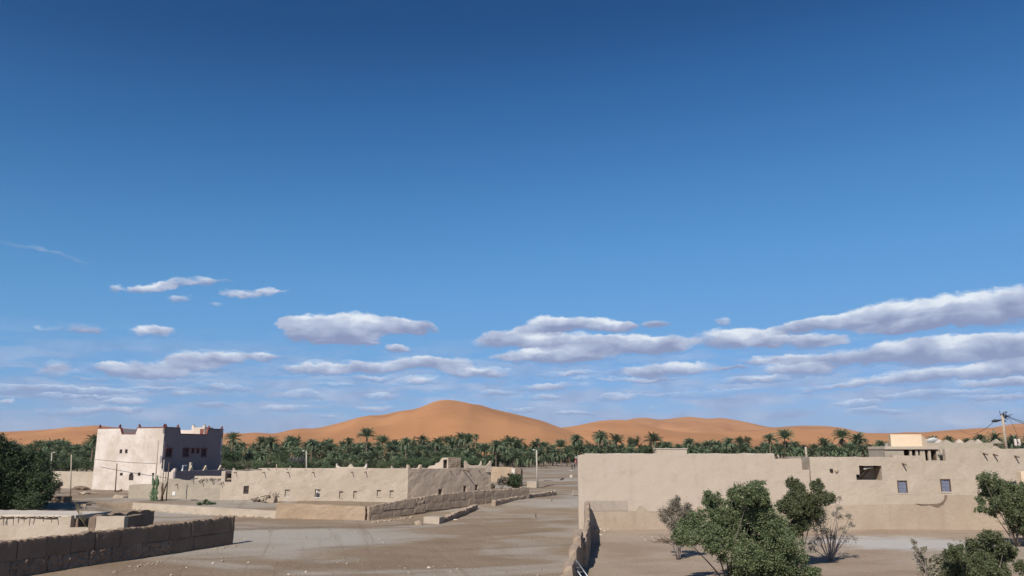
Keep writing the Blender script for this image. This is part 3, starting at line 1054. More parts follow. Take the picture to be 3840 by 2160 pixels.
    curl(f, u1, zz + .22, 2.0, 2.35, M_WHITE, t, .42, .6, 1); curl(f, u2, zz + .22, 2.0, 2.35, M_WHITE, t, .42, .6, -1)
    tri_merlon(f, um, zz + .22, 2.0, 2.35, M_HOUSE, t, .42, .8)
    curl(f, f.px(*Z5(665, 420))[0], v_c - .08, .05, .45, M_HOUSE, t, .42, .7, 1)
    curl(f, f.L - .05, v_c - .08, .05, .45, M_HOUSE, t, .55, .6, -1)
    curl(fr, .05, v_c - .1, .05, .45, M_HOUSE_SIDE, t, .58, .8, 1)
    curl(fr, fr.px(*Z5(1140, 440))[0], v_c - .16, .05, .45, M_HOUSE_SIDE, t, .62, 1.1, -1)
    # pale raised parapet over the far end
    Bq, Cq = atd(*Z5(1785, 420), 99.5), atd(*Z5(2185, 420), C.y - .3)
    fp = Frame(Bq.xy, Cq.xy)
    up, vp = fp.px(*Z5(1900, 385)); um = fp.px(*Z5(2040, 390))[0]
    boxes('roof_parapet', fp, [(0, um, 0, .35, v_c - .6, vp), (um + .004, fp.L, .01, .35, v_c - .6, vp - .05)], M_HOUSE, t, .04, .02)
    curl(fp, 0, vp - .03, .0, .35, M_HOUSE, t, .6, 1.1, 1); curl(fp, um, vp - .03, 0, .35, M_HOUSE, t, .55, .4, -1); curl(fp, fp.L, vp - .06, 0, .35, M_HOUSE, t, .6, .9, -1)
    # stair head with a dark doorway
    s0, s1 = atd(*Z5(1215, 425), 100.0), atd(*Z5(1530, 425), 99.0)
    fs_ = Frame(s0.xy, s1.xy)
    P = lambda X, Y: fs_.px(*Z5(X, Y))
    zb = v_c - .5
    dl, dR = P(1458, 300), P(1516, 300)
    ramp = [P(1215, 425), P(1250, 392), P(1325, 380), P(1345, 352), P(1395, 335), P(1425, 290), P(1440, 268)]
    poly = [(0, zb)] + ramp + [(dl[0], P(1450, 265)[1]), (dl[0], zb)]
    pprism('stair_flank', fs_, poly[::-1], 0, .9, M_HOUSE, t, .02)
    boxes('stair_head', fs_, [(dl[0] + .003, dR[0] - .003, .0, 2.2, dl[1], P(1480, 265)[1]), (dR[0], fs_.L, 0, 2.2, zb, P(1530, 266)[1])], M_HOUSE, t, .03, .02)
    boxes('doorway_shade', fs_, [(dl[0] + .01, dR[0] - .01, .5, .6, zb, dl[1] + .05)], M_DARK, t)  # near-black panel stands in for the unlit space behind the opening
    s2 = fs_.W(fs_.L + .02, 0, 0)
    fz = Frame(s2.xy, (s2.x + dr.x * 2.0, s2.y + dr.y * 2.0))
    wall('stair_side', fz, 0, 2.0, zb, P(1560, 262)[1], .3, M_PISE2, t, du=.18, dv=.18, amp=.09)


def lump(p, r, h, mat, parent, name, seed, label=None, cat=None, group=None):
    bm = bmesh.new()
    bmesh.ops.create_icosphere(bm, subdivisions=2, radius=1.0)
    for v in bm.verts:
        q = v.co.copy()
        k = 1 + .45 * mnoise.noise(q * 1.3 + Vector((seed * 3.1, 0, 0))) + .2 * mnoise.noise(q * 3.1 + Vector((0, seed, 0)))
        v.co = Vector((q.x * r * k, q.y * r * k * .85, q.z * h * k)) + Vector(p)
    me = bpy.data.meshes.new(name)
    bm.to_mesh(me); bm.free()
    o = link(name, me, mat, parent)
    if label:
        tag(o, label, cat, group)
    return o


mud_houses()


# ================================================================== walls of rammed earth, laid in blocks
def block_mesh(fr, u0, u1, w0, w1, v0, v1, seg, amp, rnd, topf=None, fq=1.6, seed=0.0):
    nu, nw, nv = max(2, int((u1 - u0) / seg)), max(2, int((w1 - w0) / (seg * 1.6))), max(2, int((v1 - v0) / seg))
    idx, vs, fs = {}, [], []
    def vert(i, j, k):
        key = (i, j, k)
        if key in idx:
            return idx[key]
        a, b, c = i / nu, j / nw, k / nv
        u, w, v = u0 + (u1 - u0) * a, w0 + (w1 - w0) * b, v0 + (v1 - v0) * c
        # rounded, crumbled edges
        r = rnd
        ins = sum(1 for q, n in ((i, nu), (j, nw), (k, nv)) if q in (0, n))
        if ins >= 2:
            if i == 0: u += r * .5
            if i == nu: u -= r * .5
            if j == 0: w += r * .6
            if j == nw: w -= r * .6
            if k == nv: v -= r * .5
        if topf is not None:
            v += c * topf(u)
        p = fr.W(u, w, v)
        s = Vector((seed, seed * .7, 0))
        if amp > .06:
            fq2 = 3.6
        else:
            fq2 = fq
        d = mnoise.noise_vector(p * fq2 + s) * amp + mnoise.noise_vector(p * fq * 3.1 + s) * amp * .6
        if amp > .06:
            d += mnoise.noise_vector(p * fq * 6.5) * amp * .35
        idx[key] = len(vs)
        vs.append(p + d)
        return idx[key]
    for i in range(nu):
        for k in range(nv):
            fs.append([vert(i, 0, k), vert(i + 1, 0, k), vert(i + 1, 0, k + 1), vert(i, 0, k + 1)])
            fs.append([vert(i, nw, k + 1), vert(i + 1, nw, k + 1), vert(i + 1, nw, k), vert(i, nw, k)])
    for j in range(nw):
        for k in range(nv):
            fs.append([vert(0, j, k + 1), vert(0, j + 1, k + 1), vert(0, j + 1, k), vert(0, j, k)])
            fs.append([vert(nu, j, k), vert(nu, j + 1, k), vert(nu, j + 1, k + 1), vert(nu, j, k + 1)])
    for i in range(nu):
        for j in range(nw):
            fs.append([vert(i, j, nv), vert(i + 1, j, nv), vert(i + 1, j + 1, nv), vert(i, j + 1, nv)])
    return vs, fs


def block_wall(name, label, A, B, courses, th, mat, seg, base, gap=.02, group=None, rndr=.03, mat2=None):
    """courses: list of (v0, v1, [joints u], {index: amp}) measured above the sloping base line base(u)"""
    f = Frame(A, B)
    t = thing(name, (A[0], A[1], base(0)), label, 'wall', group)
    vmax = max(c[1] for c in courses)
    vs, fs = slab(f, .06, f.L - .06, -.5, vmax - .09, th - .16, du=1.0, dv=.6, amp=.0, top=lambda u: 0)
    vs = []
    nseg = 12
    P, Q = [], []
    for i in range(nseg + 1):
        u = .06 + (f.L - .12) * i / nseg
        for (w, v) in ((.08, -.6), (th - .08, -.6), (th - .08, vmax - .09), (.08, vmax - .09)):
            P.append(f.W(u, w, v + base(u)))
    for i in range(nseg):
        for k in range(4):
            k2 = (k + 1) % 4
            Q.append([i * 4 + k, i * 4 + 4 + k, i * 4 + 4 + k2, i * 4 + k2])
    Q += [[0, 1, 2, 3], [nseg * 4 + 3, nseg * 4 + 2, nseg * 4 + 1, nseg * 4]]
    link('core', mesh('core', P, Q), mat, t)
    n = 0
    for (v0, v1, J, special) in courses:
        for i in range(len(J) - 1):
            a, b = J[i] + gap / 2, J[i + 1] - gap / 2
            if b - a < .08:
                continue
            amp = special.get(i, .03)
            um = (a + b) / 2
            g = gap * .3
            o = base(um)
            slope = (base(b) - base(a)) / (b - a) if b > a else 0
            tf = lambda u, um=um, slope=slope: (u - um) * slope * .9 + .05 * mnoise.noise(Vector((u * 1.2, v1, n * .37))) + (.11 * mnoise.noise(Vector((u * 4.2, v1, n * .37))) + .06 * mnoise.noise(Vector((u * 11.0, v1, 2))) if v1 >= vmax - .01 else 0)
            jw = .05 * mnoise.noise(Vector((n * 1.7, v0 * 3, .5)))
            jv = .05 * mnoise.noise(Vector((n * 2.3, v0 * 3, 7.5)))
            vs, fs = block_mesh(f, a, b, jw, th + jw, v0 + g + o + (jv if v0 > 0 else 0), v1 - g + o + jv, seg if amp < .06 else seg * .65, amp, rndr, tf, seed=n * 1.37)
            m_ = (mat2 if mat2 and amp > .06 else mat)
            link('block', mesh('block', vs, fs), m_, t)
            n += 1
    return t, f


def earth_walls():
    Z = lambda X, Y: (X / 2.862, 1800 + Y / 2.862)
    # ---- big dark wall beside the street
    e1 = G(876, 2041)
    u_dir = Vector((.37, .93)).normalized()
    B = Vector((e1.x, e1.y)); A = B - u_dir * 25.0
    f = Frame(A, B)
    uj = lambda X, Y: f.px(*Z(X, Y))[0]
    J1 = [0, 2.2, 4.4] + [uj(*q) for q in ((190, 730), (510, 690), (775, 650), (1030, 620), (1300, 590), (1605, 560), (1830, 530), (2055, 500), (2265, 480), (2480, 460))] + [f.L]
    J2 = [0, 2.0, 4.1] + [uj(*q) for q in ((118, 900), (190, 900), (520, 860), (680, 840), (960, 780), (1210, 740), (1320, 730), (1530, 720), (1610, 720), (1855, 680), (2085, 660), (2300, 630))] + [f.L]
    J1 = sorted(J1); J2 = sorted(J2)
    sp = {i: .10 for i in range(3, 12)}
    block_wall('rammed_earth_wall', 'dark rammed earth wall of big crumbling blocks along the street', A, B, [(-.25, .92, J2, sp), (.92, 1.93, J1, {len(J1) - 2: .055})], .55, M_PISE, .11, lambda u: -.02, mat2=M_PIT_SHADE)
    # ---- long wall in front of the main mud house
    s = G(1382, 1953)
    Bp = None
    dr = Vector((.66, .75)).normalized()
    A = Vector((s.x, s.y)); tt = 0
    while True:
        q = A + dr * tt
        if q.x / (q.y * math.cos(PITCH) - 4.5 * math.sin(PITCH)) * F + CX > 1985:
            break
        tt += .1
    B = A + dr * tt
    f = Frame(A, B)
    Z5 = lambda X, Y: (1300 + X / 4.025, 1650 + Y / 4.025)
    Z6 = lambda X, Y: (1700 + X / 4.025, 1600 + Y / 4.025)
    tp = [f.px(*q) for q in (Z5(370, 1005), Z5(1040, 875), Z5(1330, 825), Z5(1950, 770), Z5(2450, 742), Z6(1150, 915))]
    H = 1.42
    base = lambda u: float(np.interp(u, [q[0] for q in tp], [q[1] for q in tp])) - H
    uj = lambda X, Y: f.px(*Z5(X, Y))[0]
    J1 = [0] + [uj(*q) for q in ((370, 1060), (565, 1040), (1040, 940), (1190, 920), (1320, 890), (1535, 860), (1670, 840), (1800, 830), (1915, 820), (2090, 810), (2220, 800), (2450, 780), (2570, 770))] + [f.L]
    J2 = [0] + [uj(*q) for q in ((370, 1150), (500, 1130), (840, 1080), (1020, 1060), (1190, 1030), (1575, 980), (1830, 940), (2090, 920), (2300, 900))] + [f.L]
    block_wall('rammed_earth_wall', 'long brown block wall in front of the flat roofed mud house', A, B, [(-.1, .66, sorted(J2), {0: .05}), (.66, H, sorted(J1), {3: .1, 0: .05})], .42, M_PISE2, .26, base)
    # ---- low wall farther up the street
    A, B = G(1858, 1899), G(2088, 1858)
    f = Frame(A, B)
    h0 = f.px(1855, 1877)[1] - TZ(*A.xy); h1 = f.px(2085, 1841)[1] - TZ(*B.xy)
    base = lambda u: float(np.interp(u, [0, f.L], [TZ(*A.xy), TZ(*B.xy) + h1 - h0]))
    J = sorted([0] + [f.px(*Z6(*q))[0] for q in ((630, 1150), (720, 1140), (802, 1130), (900, 1110), (1000, 1080), (1090, 1060), (1190, 1050), (1280, 1040), (1380, 1030), (1470, 1020))] + [f.L])
    J = [j for i, j in enumerate(J) if i == 0 or j - J[i - 1] > .2]
    block_wall('rammed_earth_wall', 'low single course earth wall beside the pale concrete pole', A, B, [(-.25, h0, J, {1: .08, 8: .06, 9: .07})], .5, M_PISE2, .2, base)
    # ---- ruined stub with a pale square end
    A, B = G(1648, 1966), G(1793, 1910)
    f = Frame(A, B)
    J = [0, 2.0, 3.6, 4.4, f.L - 2.6, f.L]
    block_wall('ruined_wall', 'ruined knee high earth wall with gaps at the street edge', A, B, [(-.2, .42, sorted(J), {0: .07, 1: .09, 2: .12, 3: .09, 4: .06})], .45, M_PISE2, .2, lambda u: float(np.interp(u, [0, f.L], [TZ(*A.xy), TZ(*B.xy) + .15])), gap=.12)
    a, b = atd(1588, 1966, A.y + .2), atd(1647, 1968, A.y - .25)
    f = Frame(a.xy, b.xy)
    z = f.px(1618, 1940)[1]
    vs, fs = slab(f, 0, f.L, -.3, z, 1.3, du=.3, dv=.25, amp=.035)
    tag(link('mud_block', mesh('mud_block', vs, fs), M_HOUSE), 'pale square mud block at the end of the ruined wall', 'block')
    # ---- kerb wall holding the terrace and the higher orange piece
    A, M, B = Vector((-42.3, 91.0)), Vector((-23.0, 79.6)), Vector((-14.1, 78.4))
    f = Frame(A, M)
    t1 = f.px(524, 1887)[1]; t2 = f.px(1040, 1917)[1]
    vs, fs = slab(f, 0, f.L, -.4, max(t1, t2), .5, du=.5, dv=.3, amp=.05, top=lambda u: t1 + (t2 - t1) * u / f.L - max(t1, t2))
    tag(link('low_mud_wall', mesh('low_mud_wall', vs, fs), M_HOUSE), 'low pale mud wall holding the terrace with the cactus', 'wall')
    f = Frame(M, B)
    t1 = f.px(1060, 1886)[1]; t2 = f.px(1376, 1900)[1]
    vs, fs = slab(f, 0, f.L, -.4, max(t1, t2), .5, du=.4, dv=.3, amp=.06, top=lambda u: t1 + (t2 - t1) * u / f.L - max(t1, t2))
    tag(link('mud_wall', mesh('mud_wall', vs, fs), M_BANK), 'smooth orange mud wall below the small blocked windows', 'wall')
    # ---- garden wall between the tree and the white house
    A, B = atd(120, 1832, 126).xy, atd(352, 1832, 121.5).xy
    f = Frame(A, B)
    z = f.px(270, 1768)[1]
    vs, fs = slab(f, 0, f.L, .3, z, .4, du=.7, dv=.6, amp=.04)
    tag(link('garden_wall', mesh('garden_wall', vs, fs), M_HOUSE), 'plain beige garden wall joining the tall white house', 'wall')
    # ---- walls beyond the main mud house
    A, B = atd(1838, 1775, 150).xy, atd(1925, 1775, 148).xy
    f = Frame(A, B)
    vs, fs = slab(f, 0, f.L, .5, f.px(1880, 1751)[1], .4, du=.7, dv=.5, amp=.05)
    tag(link('mud_wall', mesh('mud_wall', vs, fs), M_BANK), 'short tan mud wall behind the shrubs by the house corner', 'wall')
    A, B = atd(1976, 1826, 127).xy, atd(2012, 1828, 125.5).xy
    f = Frame(A, B)
    vs, fs = slab(f, 0, f.L, .5, f.px(1990, 1805)[1], .4, du=.4, dv=.3, amp=.05)
    tag(link('mud_wall', mesh('mud_wall', vs, fs), M_HOUSE), 'stub of pale mud wall beside the concrete pole', 'wall')
    # pillar with dark drips
    p = atd(1918, 1790, 132)
    f = Frame(p.xy, atd(1953, 1790, 131.5).xy)
    t = thing('stone_pillar', (p.x, p.y, 1), 'pale gate pillar with dark rough side behind the green bush', 'pillar')
    z = f.px(1935, 1757)[1]
    um = f.L * .38
    wall('plaster_side', f, 0, um, .6, z, .9, M_WHITE, t, du=.3, dv=.3, amp=.04)
    wall('rough_side', f, um + .01, f.L, .6, z, .9, M_PISE, t, du=.16, dv=.3, amp=.1)


earth_walls()


# ================================================================== low hut behind the dark wall
def hut():
    Z = lambda X, Y: (X / 2.862, 1800 + Y / 2.862)
    A, B = atd(-260, 1990, 58).xy, atd(462, 1990, 55.0).xy
    f = Frame(A, B)
    t = thing('mud_hut', (B.x, B.y, 0), 'low mud hut with dusty flat roof and pole ends, open gap in its wall', 'hut')
    z1 = f.px(*Z(400, 395))[1]; z2 = f.px(*Z(1200, 392))[1]
    g0, g1 = f.px(*Z(757, 450))[0], f.px(*Z(1030, 450))[0]
    zs = f.px(*Z(900, 512))[1]
    vm = max(z1, z2)
    sol = lambda u, v: not (g0 < u < g1 and v > zs)
    wall('front_wall', f, 0, f.L, -.2, vm, .4, M_HOUSE, t, solid=sol, du=.35, dv=.3, amp=.045, cu=(g0, g1), cv=(zs,), top=lambda u: (z1 if u < g0 else z2) - vm)
    r = Frame(f.W(0, .3, 0).xy, f.W(g0, .3, 0).xy)
    wall('roof', r, -.1, g0 + .1, z1 - .12, z1 + .1, 3.6, M_ROOF, t, du=.5, dv=.2, amp=.05)
    rnd = random.Random(5)
    for X in (40, 62, 95, 140, 205, 262, 330, 385, 470, 545, 610):
        u, v = f.px(*Z(X, 395))
        a, b = f.W(u + .1, .4, v - .02), f.W(u - .1 + rnd.uniform(-.2, .2), -.32 - rnd.random() * .25, v - rnd.uniform(.0, .12))
        tubes('roof_pole', [([a, (a + b) / 2, b], [.045, .04, .03])], M_WOOD, t)
    for a0, a1 in ((20, 150), (200, 290), (330, 620)):
        a, b = f.W(f.px(*Z(a0, 390))[0], -.06, z1 - .02), f.W(f.px(*Z(a1, 400))[0], -.08, z1 - .07)
        tubes('eave_stick', [([a, (a * .5 + b * .5) + Vector((0, 0, -.03)), b], [.03, .03, .025])], M_WOOD, t)
    # rough walls of the ruined room behind the gap
    p0, p1 = atd(*Z(1028, 390), 55.4), atd(*Z(1655, 320), 61.5)
    fb = Frame(p0.xy, p1.xy)
    zb = fb.px(*Z(1500, 330))[1]
    n = 11
    wall('back_wall', fb, 0, fb.L, -.2, zb, .5, M_PISE, t, du=.2, dv=.25, amp=.08, top=lambda u: .16 * abs(math.sin(u * 2.1)) - .14)
    q0, q1 = atd(*Z(1345, 395), 55.3), atd(*Z(1550, 395), 58.2)
    fq = Frame(q0.xy, q1.xy)
    zq = fq.px(*Z(1360, 396))[1]
    wall('stub_wall', fq, 0, fq.L, -.2, zq, .5, M_PISE, t, du=.2, dv=.25, amp=.06)
    i0, i1 = f.W(g0 - .2, 2.6, 0), f.W(g1 + .5, 2.3, 0)
    fi = Frame(i0.xy, i1.xy)
    wall('inner_wall', fi, 0, fi.L, -.2, z1 - .05, .4, M_PISE, t, du=.2, dv=.25, amp=.09)
    fj = Frame(f.W(g0 - .02, 2.6, 0).xy, f.W(g0 - .02, .4, 0).xy)
    wall('inner_wall', fj, 0, fj.L, -.2, z1 - .1, .3, M_PISE, t, du=.3, dv=.3, amp=.05)
    # dry palm frond leaning in the gap
    a = f.W(g0 + 1.1, .35, zs - .1); b = f.W(g0 + .15, .2, z1 + .75)
    V = []
    paths = []
    for k in range(26):
        s = .25 + .75 * k / 26
        p = a.lerp(b, s) + Vector((-.12 * math.sin(s * 3), 0, 0))
        for sd in (-1, 1):
            e = p + Vector((sd * (.10 + .16 * (1 - s)), rnd.uniform(-.12, .12), .28 + rnd.uniform(-.05, .08)))
            paths.append(([p, (p + e) / 2, e], [.012, .01, .004]))
    paths.append(([a, a.lerp(b, .5) + Vector((-.12, 0, 0)), b], [.035, .028, .012]))
    fo = tubes('palm_frond', paths, M_DRY, None, 4)
    tag(fo, 'dry palm frond leaning upright in the gap of the mud hut', 'frond')


hut()


# ================================================================== big house across the yard
def big_house():
    Z7 = lambda X, Y: (2700 + X / 4.025, 1600 + Y / 4.025)
    Z8 = lambda X, Y: (3200 + X / 4.025, 1500 + Y / 4.025)
    Z9 = lambda X, Y: (3200 + X / 3.534, 1750 + Y / 3.534)
    ZB = lambda X, Y: (1900 + X / 3.534, 1750 + Y / 3.534)
    A, B = atd(2171, 1985, 70.2).xy, atd(3905, 1976, 70.2).xy
    f = Frame(A, B)
    t = thing('big_house', (A.x, A.y, 0), 'big plain rendered house with long blank wall and stepped roofline', 'house')
    um = f.px(3041, 1800)[0]
    ztop = f.px(2500, 1703)[1]
    u_s = f.px(*Z7(822, 450))[0]; z_s = f.px(*Z7(1000, 485))[1]
    u_n = f.px(*Z7(1232, 550))[0]; z_n = f.px(*Z7(1300, 652))[1]; u_m = f.px(*Z7(1350, 700))[0]
    def sol(u, v):
        if u > u_n: return v < z_n
        if u > u_s: return v < z_s
        if u < .55: return v < ztop - .1
        return True
    wall('front_wall', f, 0, u_m, -.3, ztop, .5, M_BIG, t, solid=sol, du=.7, dv=.6, amp=.018, cu=(u_s, u_n, .55), cv=(z_s, z_n, ztop - .1))
    # left flank, hidden roof and a low block on it
    L = (A.x + .42 * 9, A.y + .907 * 9)
    fl = Frame(L, A)
    wall('side_wall', fl, 0, fl.L - .6, -.3, ztop - .05, .5, M_BIG, t, du=1.2, dv=1.0, amp=.03)
    boxes('roof', f, [(.4, u_s - .1, .5, 8.5, ztop - .45, ztop - .25)], M_ROOF, t)
    boxes('roof', f, [(u_s, um + 1.0, .5, 8.5, z_n - .5, z_n - .3)], M_ROOF, t)
    # side of the taller part where the roof steps down, with two planks
    fst = Frame(f.W(u_s, .0, 0).xy, f.W(u_s, 3.0, 0).xy)
    boxes('roof_step', fst, [(.01, 3, -.004, .3, z_s - .05, ztop - .02)], M_HOUSE, t)
    for k in range(2):
        a = f.W(u_s + .15 + k * .45, .5, z_s - .1); b = f.W(u_s + .05 + k * .4, .5, ztop - .05)
        tubes('plank', [([a, (a + b) / 2, b], .07)], M_WOOD if k == 0 else M_PALEWOOD, t, 4)
    # low block and row of stubs on the roof
    h = hole(f, 2462, 1684, 2578, 1706)
    boxes('roof_block', f, [(h[0], h[1], .05, 1.1, h[2] - .2, h[3] - .02)], M_BIG, t, .04, .03)
    boxes('roof_cap', f, [(h[0] - .05, h[1] + .05, .0, 1.15, h[3] - .02, h[3] + .05)], M_WHITE, t, .02, .02)
    # thin paler strip: sunlight on the wall top put into its colour
    for ua, ub in ((.6, h[0] - .06), (h[1] + .06, u_s)):
        vs, fs = slab(f, ua, ub, ztop - .03, ztop + .05, .53, du=.3, dv=.1, amp=.02, top=lambda u: .05 * mnoise.noise(Vector((u * .7, 3, 1))) + .03 * mnoise.noise(Vector((u * 3, 3, 1))))
        link('lit_wall_top', mesh('lit_wall_top', vs, fs), M_ROOF, t)
    # worn base course with the outline of old stepped points
    d0 = f.px(*ZB(1180, 590))[1]
    pd = [(f.px(*ZB(1100, 700))[0], -.3), (f.px(*ZB(1100, 590))[0], d0)]
    for Xc in (1785, 2200, 2560):
        uc = f.px(*ZB(Xc, 590))[0]
        for a, b in ((-1, 0), (-.72, .12), (-.68, .42), (-.42, .5), (-.38, .82), (-.14, .86), (0, 1), (.14, .86), (.38, .82), (.42, .5), (.68, .42), (.72, .12), (1, 0)):
            pd.append((uc + a * .62, d0 + b * .48))
    ue = f.px(3040, 1900)[0]
    pd += [(ue, d0), (ue, -.3)]
    pprism('base_course', f, pd[::-1], -.045, .02, M_DADO, t)
    p0 = f.px(*ZB(1050, 450)); p1 = f.px(*ZB(1410, 450)); p2 = f.px(*ZB(1600, 448)); pz = f.px(*ZB(1400, 600))[1]
    boxes('plaster_panel', f, [(p0[0], p1[0] - .01, -.03, .02, d0 + .02, p1[1])], M_PANEL, t, .008)
    boxes('plaster_panel', f, [(p1[0] + .01, p2[0], -.032, .02, d0 + .02, p2[1] - .02)], M_PANEL, t, .008)

    # ---- older wing
    t2 = thing('old_wing', (f.W(um, 0, 0).x, f.W(um, 0, 0).y, 0), 'older mud rendered wing with blue grey shutters and roof gallery', 'house')
    o = .05                      # this wing's face stands a little behind
    f2 = Frame(f.W(um, -o, 0).xy, f.W(f.L, -o, 0).xy)
    zt = f2.px(*Z8(300, 860))[1]; zr = f2.px(*Z8(2000, 735))[1]; u_r = f2.px(*Z8(1385, 800))[0]
    zg = f2.px(*Z8(1100, 915))[1]; u_g0 = f2.px(*Z8(590, 800))[0]
    hs = [hole(f2, *Z8(85, 992), *Z8(440, 1208)), hole(f2, *Z8(665, 1220), *Z8(815, 1402)), hole(f2, *Z8(1315, 1198), *Z8(1470, 1386)), hole(f2, *Z9(2000, 195), *Z9(2175, 290))]
    e = f2.px(*Z8(45, 1125)); 
    h5 = (e[0], hs[0][0] + .001, hs[0][2], e[1])
    vm = max(zt, zr)
    def sol2(u, v):
        if u > u_r: return v < zr
        if u > u_g0: return v < zg
        return v < zt
    wall('front_wall', f2, 0, f2.L, -.3, vm, .45, M_RIGHT, t2, holes=hs + [h5], solid=sol2, du=.45, dv=.45, amp=.032, cu=(u_r, u_g0), cv=(zt, zr, zg))
    fw = Frame(f2.W(0, 6, 0).xy, f2.W(0, 0, 0).xy)
    wall('side_wall', fw, 0, 5.99, z_n - .5, zt, .4, M_RIGHT, t2, du=.8, dv=.6, amp=.04)
    boxes('gap_wall', f, [(u_n - .3, um + .3, 2.2, 2.5, z_n - .6, zt - .1)], M_DADO, t2, .02, .02)
    # recess with roof poles
    h = hs[0]
    u0, u1, v0, v1 = e[0], h[1], h[2], h[3]
    boxes('recess_back', f2, [(u0 - .3, u1 + .3, 1.5, 1.7, v0 - .4, v1 + .4)], M_GREYMUD, t2)
    boxes('recess_side', f2, [(u0 - .3, u0 - .02, .45, 1.5, v0 - .4, v1 + .4), (u1 + .02, u1 + .3, .45, 1.5, v0 - .4, v1 + .4), (u0 - .02, u1 + .02, .45, 1.5, v0 - .4, v0 - .02)], M_DADO, t2)
    boxes('recess_roof', f2, [(u0 - .02, u1 + .02, .45, 1.5, v1 + .02, v1 + .2)], M_WOOD, t2)
    for k in range(9):
        u = h[0] + .12 + (h[1] - h[0] - .2) * k / 8.0
        a, b = f2.W(u, 1.5, v1 - .05), f2.W(u - .05, .15, v1 - .13)
        tubes('roof_pole', [([a, (a + b) / 2, b], .05)], M_WOOD, t2)
    for k in range(3):
        u = h[0] + .9 - k * .28
        a, b = f2.W(u + .55, .8 + k * .1, v1 - .1), f2.W(u - .35, 1.2, v0 + .02 + k * .25)
        tubes('leaning_pole', [([a, (a + b) / 2, b], .05)], M_WOOD, t2)
    a, b = f2.W(h[0] + .5, .3, v1 - .28), f2.W(h[0] + 1.3, .3, v1 - .1)
    tubes('pale_plank', [([a, (a + b) / 2, b], .1)], M_WHITEP, t2, 4)
    boxes('opening_shade', f2, [(u0 + .02, h[0] + .05, .3, .4, v0 + .02, e[1] - .03)], M_DARK, t2)  # near-black sheet paints the dark inside of the opening's lower extension
    # shutters
    for h in hs[1:3]:
        u0, u1, v0, v1 = h
        c = (u0 + u1) / 2
        sh = boxes('shutter', f2, [(u0 + .03, c - .012, .05, .11, v0 + .03, v1 - .03)], M_SHUTTER, t2, .01)
        sh2 = boxes('shutter', f2, [(c + .012, u1 - .03, .05, .11, v0 + .03, v1 - .03)], M_SHUTTER, t2, .01)
        for par, a, b in ((sh, u0 + .03, c - .012), (sh2, c + .012, u1 - .03)):
            for k in range(3):
                va = v0 + .08 + k * (v1 - v0 - .1) / 3; vb = va + (v1 - v0 - .1) / 3 - .09
                boxes('shutter_panel', f2, [(a + .07, b - .07, .025, .06, va, vb)], M_SHUTTER, par, .012)
        boxes('window_frame', f2, [(u0 - .05, u1 + .05, -.05, .06, v1 - .03, v1 + .04), (u0 - .05, u0 + .03, -.05, .06, v0, v1 - .03), (u1 - .03, u1 + .05, -.05, .06, v0, v1 - .03)], M_WOOD, t2)
        boxes('sill', f2, [(u0 - .08, u1 + .08, -.07, .06, v0 - .06, v0)], M_WHITE, t2)
    window(f2, *hs[3], t2, frame=M_SHUTTER, glass=M_DARK, bars=1, cross=0, depth=.2, t=.12)
    # worn base with a broken plaster edge
    zd = f2.px(*Z9(400, 500))[1]
    pd = [(0, -.3), (0, zd - .05)] + [f2.px(*Z9(X, Y)) for X, Y in ((250, 500), (540, 498), (820, 496), (900, 520), (1000, 512), (1060, 528), (1120, 545), (1180, 500), (1205, 440), (1215, 385), (1290, 372), (1560, 375), (1900, 372), (2250, 380))] + [(f2.L, zd + .7), (f2.L, -.3)]
    vs, fs = prism(f2, pd[::-1], -.05, .03)
    link('base_course', mesh('base_course', vs, fs), M_DADO, t2)
    br = [f2.px(*Z9(X, Y)) for X, Y in ((815, 492), (900, 494), (1000, 496), (1090, 492), (1150, 482), (1185, 458), (1205, 420), (1207, 380), (1238, 378), (1228, 430), (1205, 470), (1190, 500), (1150, 520), (1120, 546), (1090, 530), (1050, 522), (1000, 510), (930, 516), (880, 504))]
    pprism('broken_plaster', f2, br, -.075, .0, M_PISE, t2, .02)
    # spouts
    for X, Y in ((1955, 800), (2110, 815), (2430, 840), (735, 955)):
        u, v = f2.px(*Z8(X, Y)); spout(f2, u, v, t2, .5, .07, .15, .1)
    for X, Y in ((1680, 665), (1750, 660)):
        u, v = f2.px(*Z7(X, Y)); lump(f2.W(u, -.02, v), .16, .2, M_DADO if X > 1700 else M_DARK, t2, 'wall_hole', X)
    # gallery: posts under a slab, set back on the roof
    fg = Frame(f2.W(u_g0, 1.6, 0).xy, f2.W(u_r, 1.6, 0).xy)
    zg1 = fg.px(*Z8(1000, 745))[1]; zg0 = zg - .5
    boxes('gallery_roof', fg, [(-.1, fg.L + .1, -.5, 3.0, zg1, zg1 + .26)], M_RIGHT, t2, .03, .04)
    boxes('gallery_wall', fg, [(-.05, fg.px(*Z8(735, 800))[0], -.35, 3.0, zg0, zg1 - .01)], M_GREYMUD, t2, .02, .03)
    boxes('gallery_shade_back', fg, [(0, fg.L, 2.6, 2.9, zg0, zg1 - .01)], M_WOOD, t2)  # no timber here: wood-dark back and side paint in the gallery's shade
    boxes('gallery_side', fg, [(fg.L - .15, fg.L + .05, -.05, 2.59, zg0, zg1 - .012)], M_WOOD, t2)
    for X in (845, 937, 1005, 1040, 1125, 1250, 1312, 1375):
        u = fg.px(*Z8(X, 820))[0]
        boxes('gallery_post', fg, [(u - .11, u + .11, -.3, -.08, zg0, zg1 - .008)], M_RIGHT, t2, .02, .03)
    u0, v0 = fg.px(*Z8(690, 850)); u1, v1 = fg.px(*Z8(1085, 830))
    wall('terrace_wall', Frame(f2.W(u_g0 + .02, .05, 0).xy, f2.W(u_r - 2.0, .05, 0).xy), 0, u_r - 2.0 - u_g0, zg - .3, f2.px(*Z8(900, 835))[1], .4, M_RIGHT, t2, du=.4, dv=.3, amp=.06)
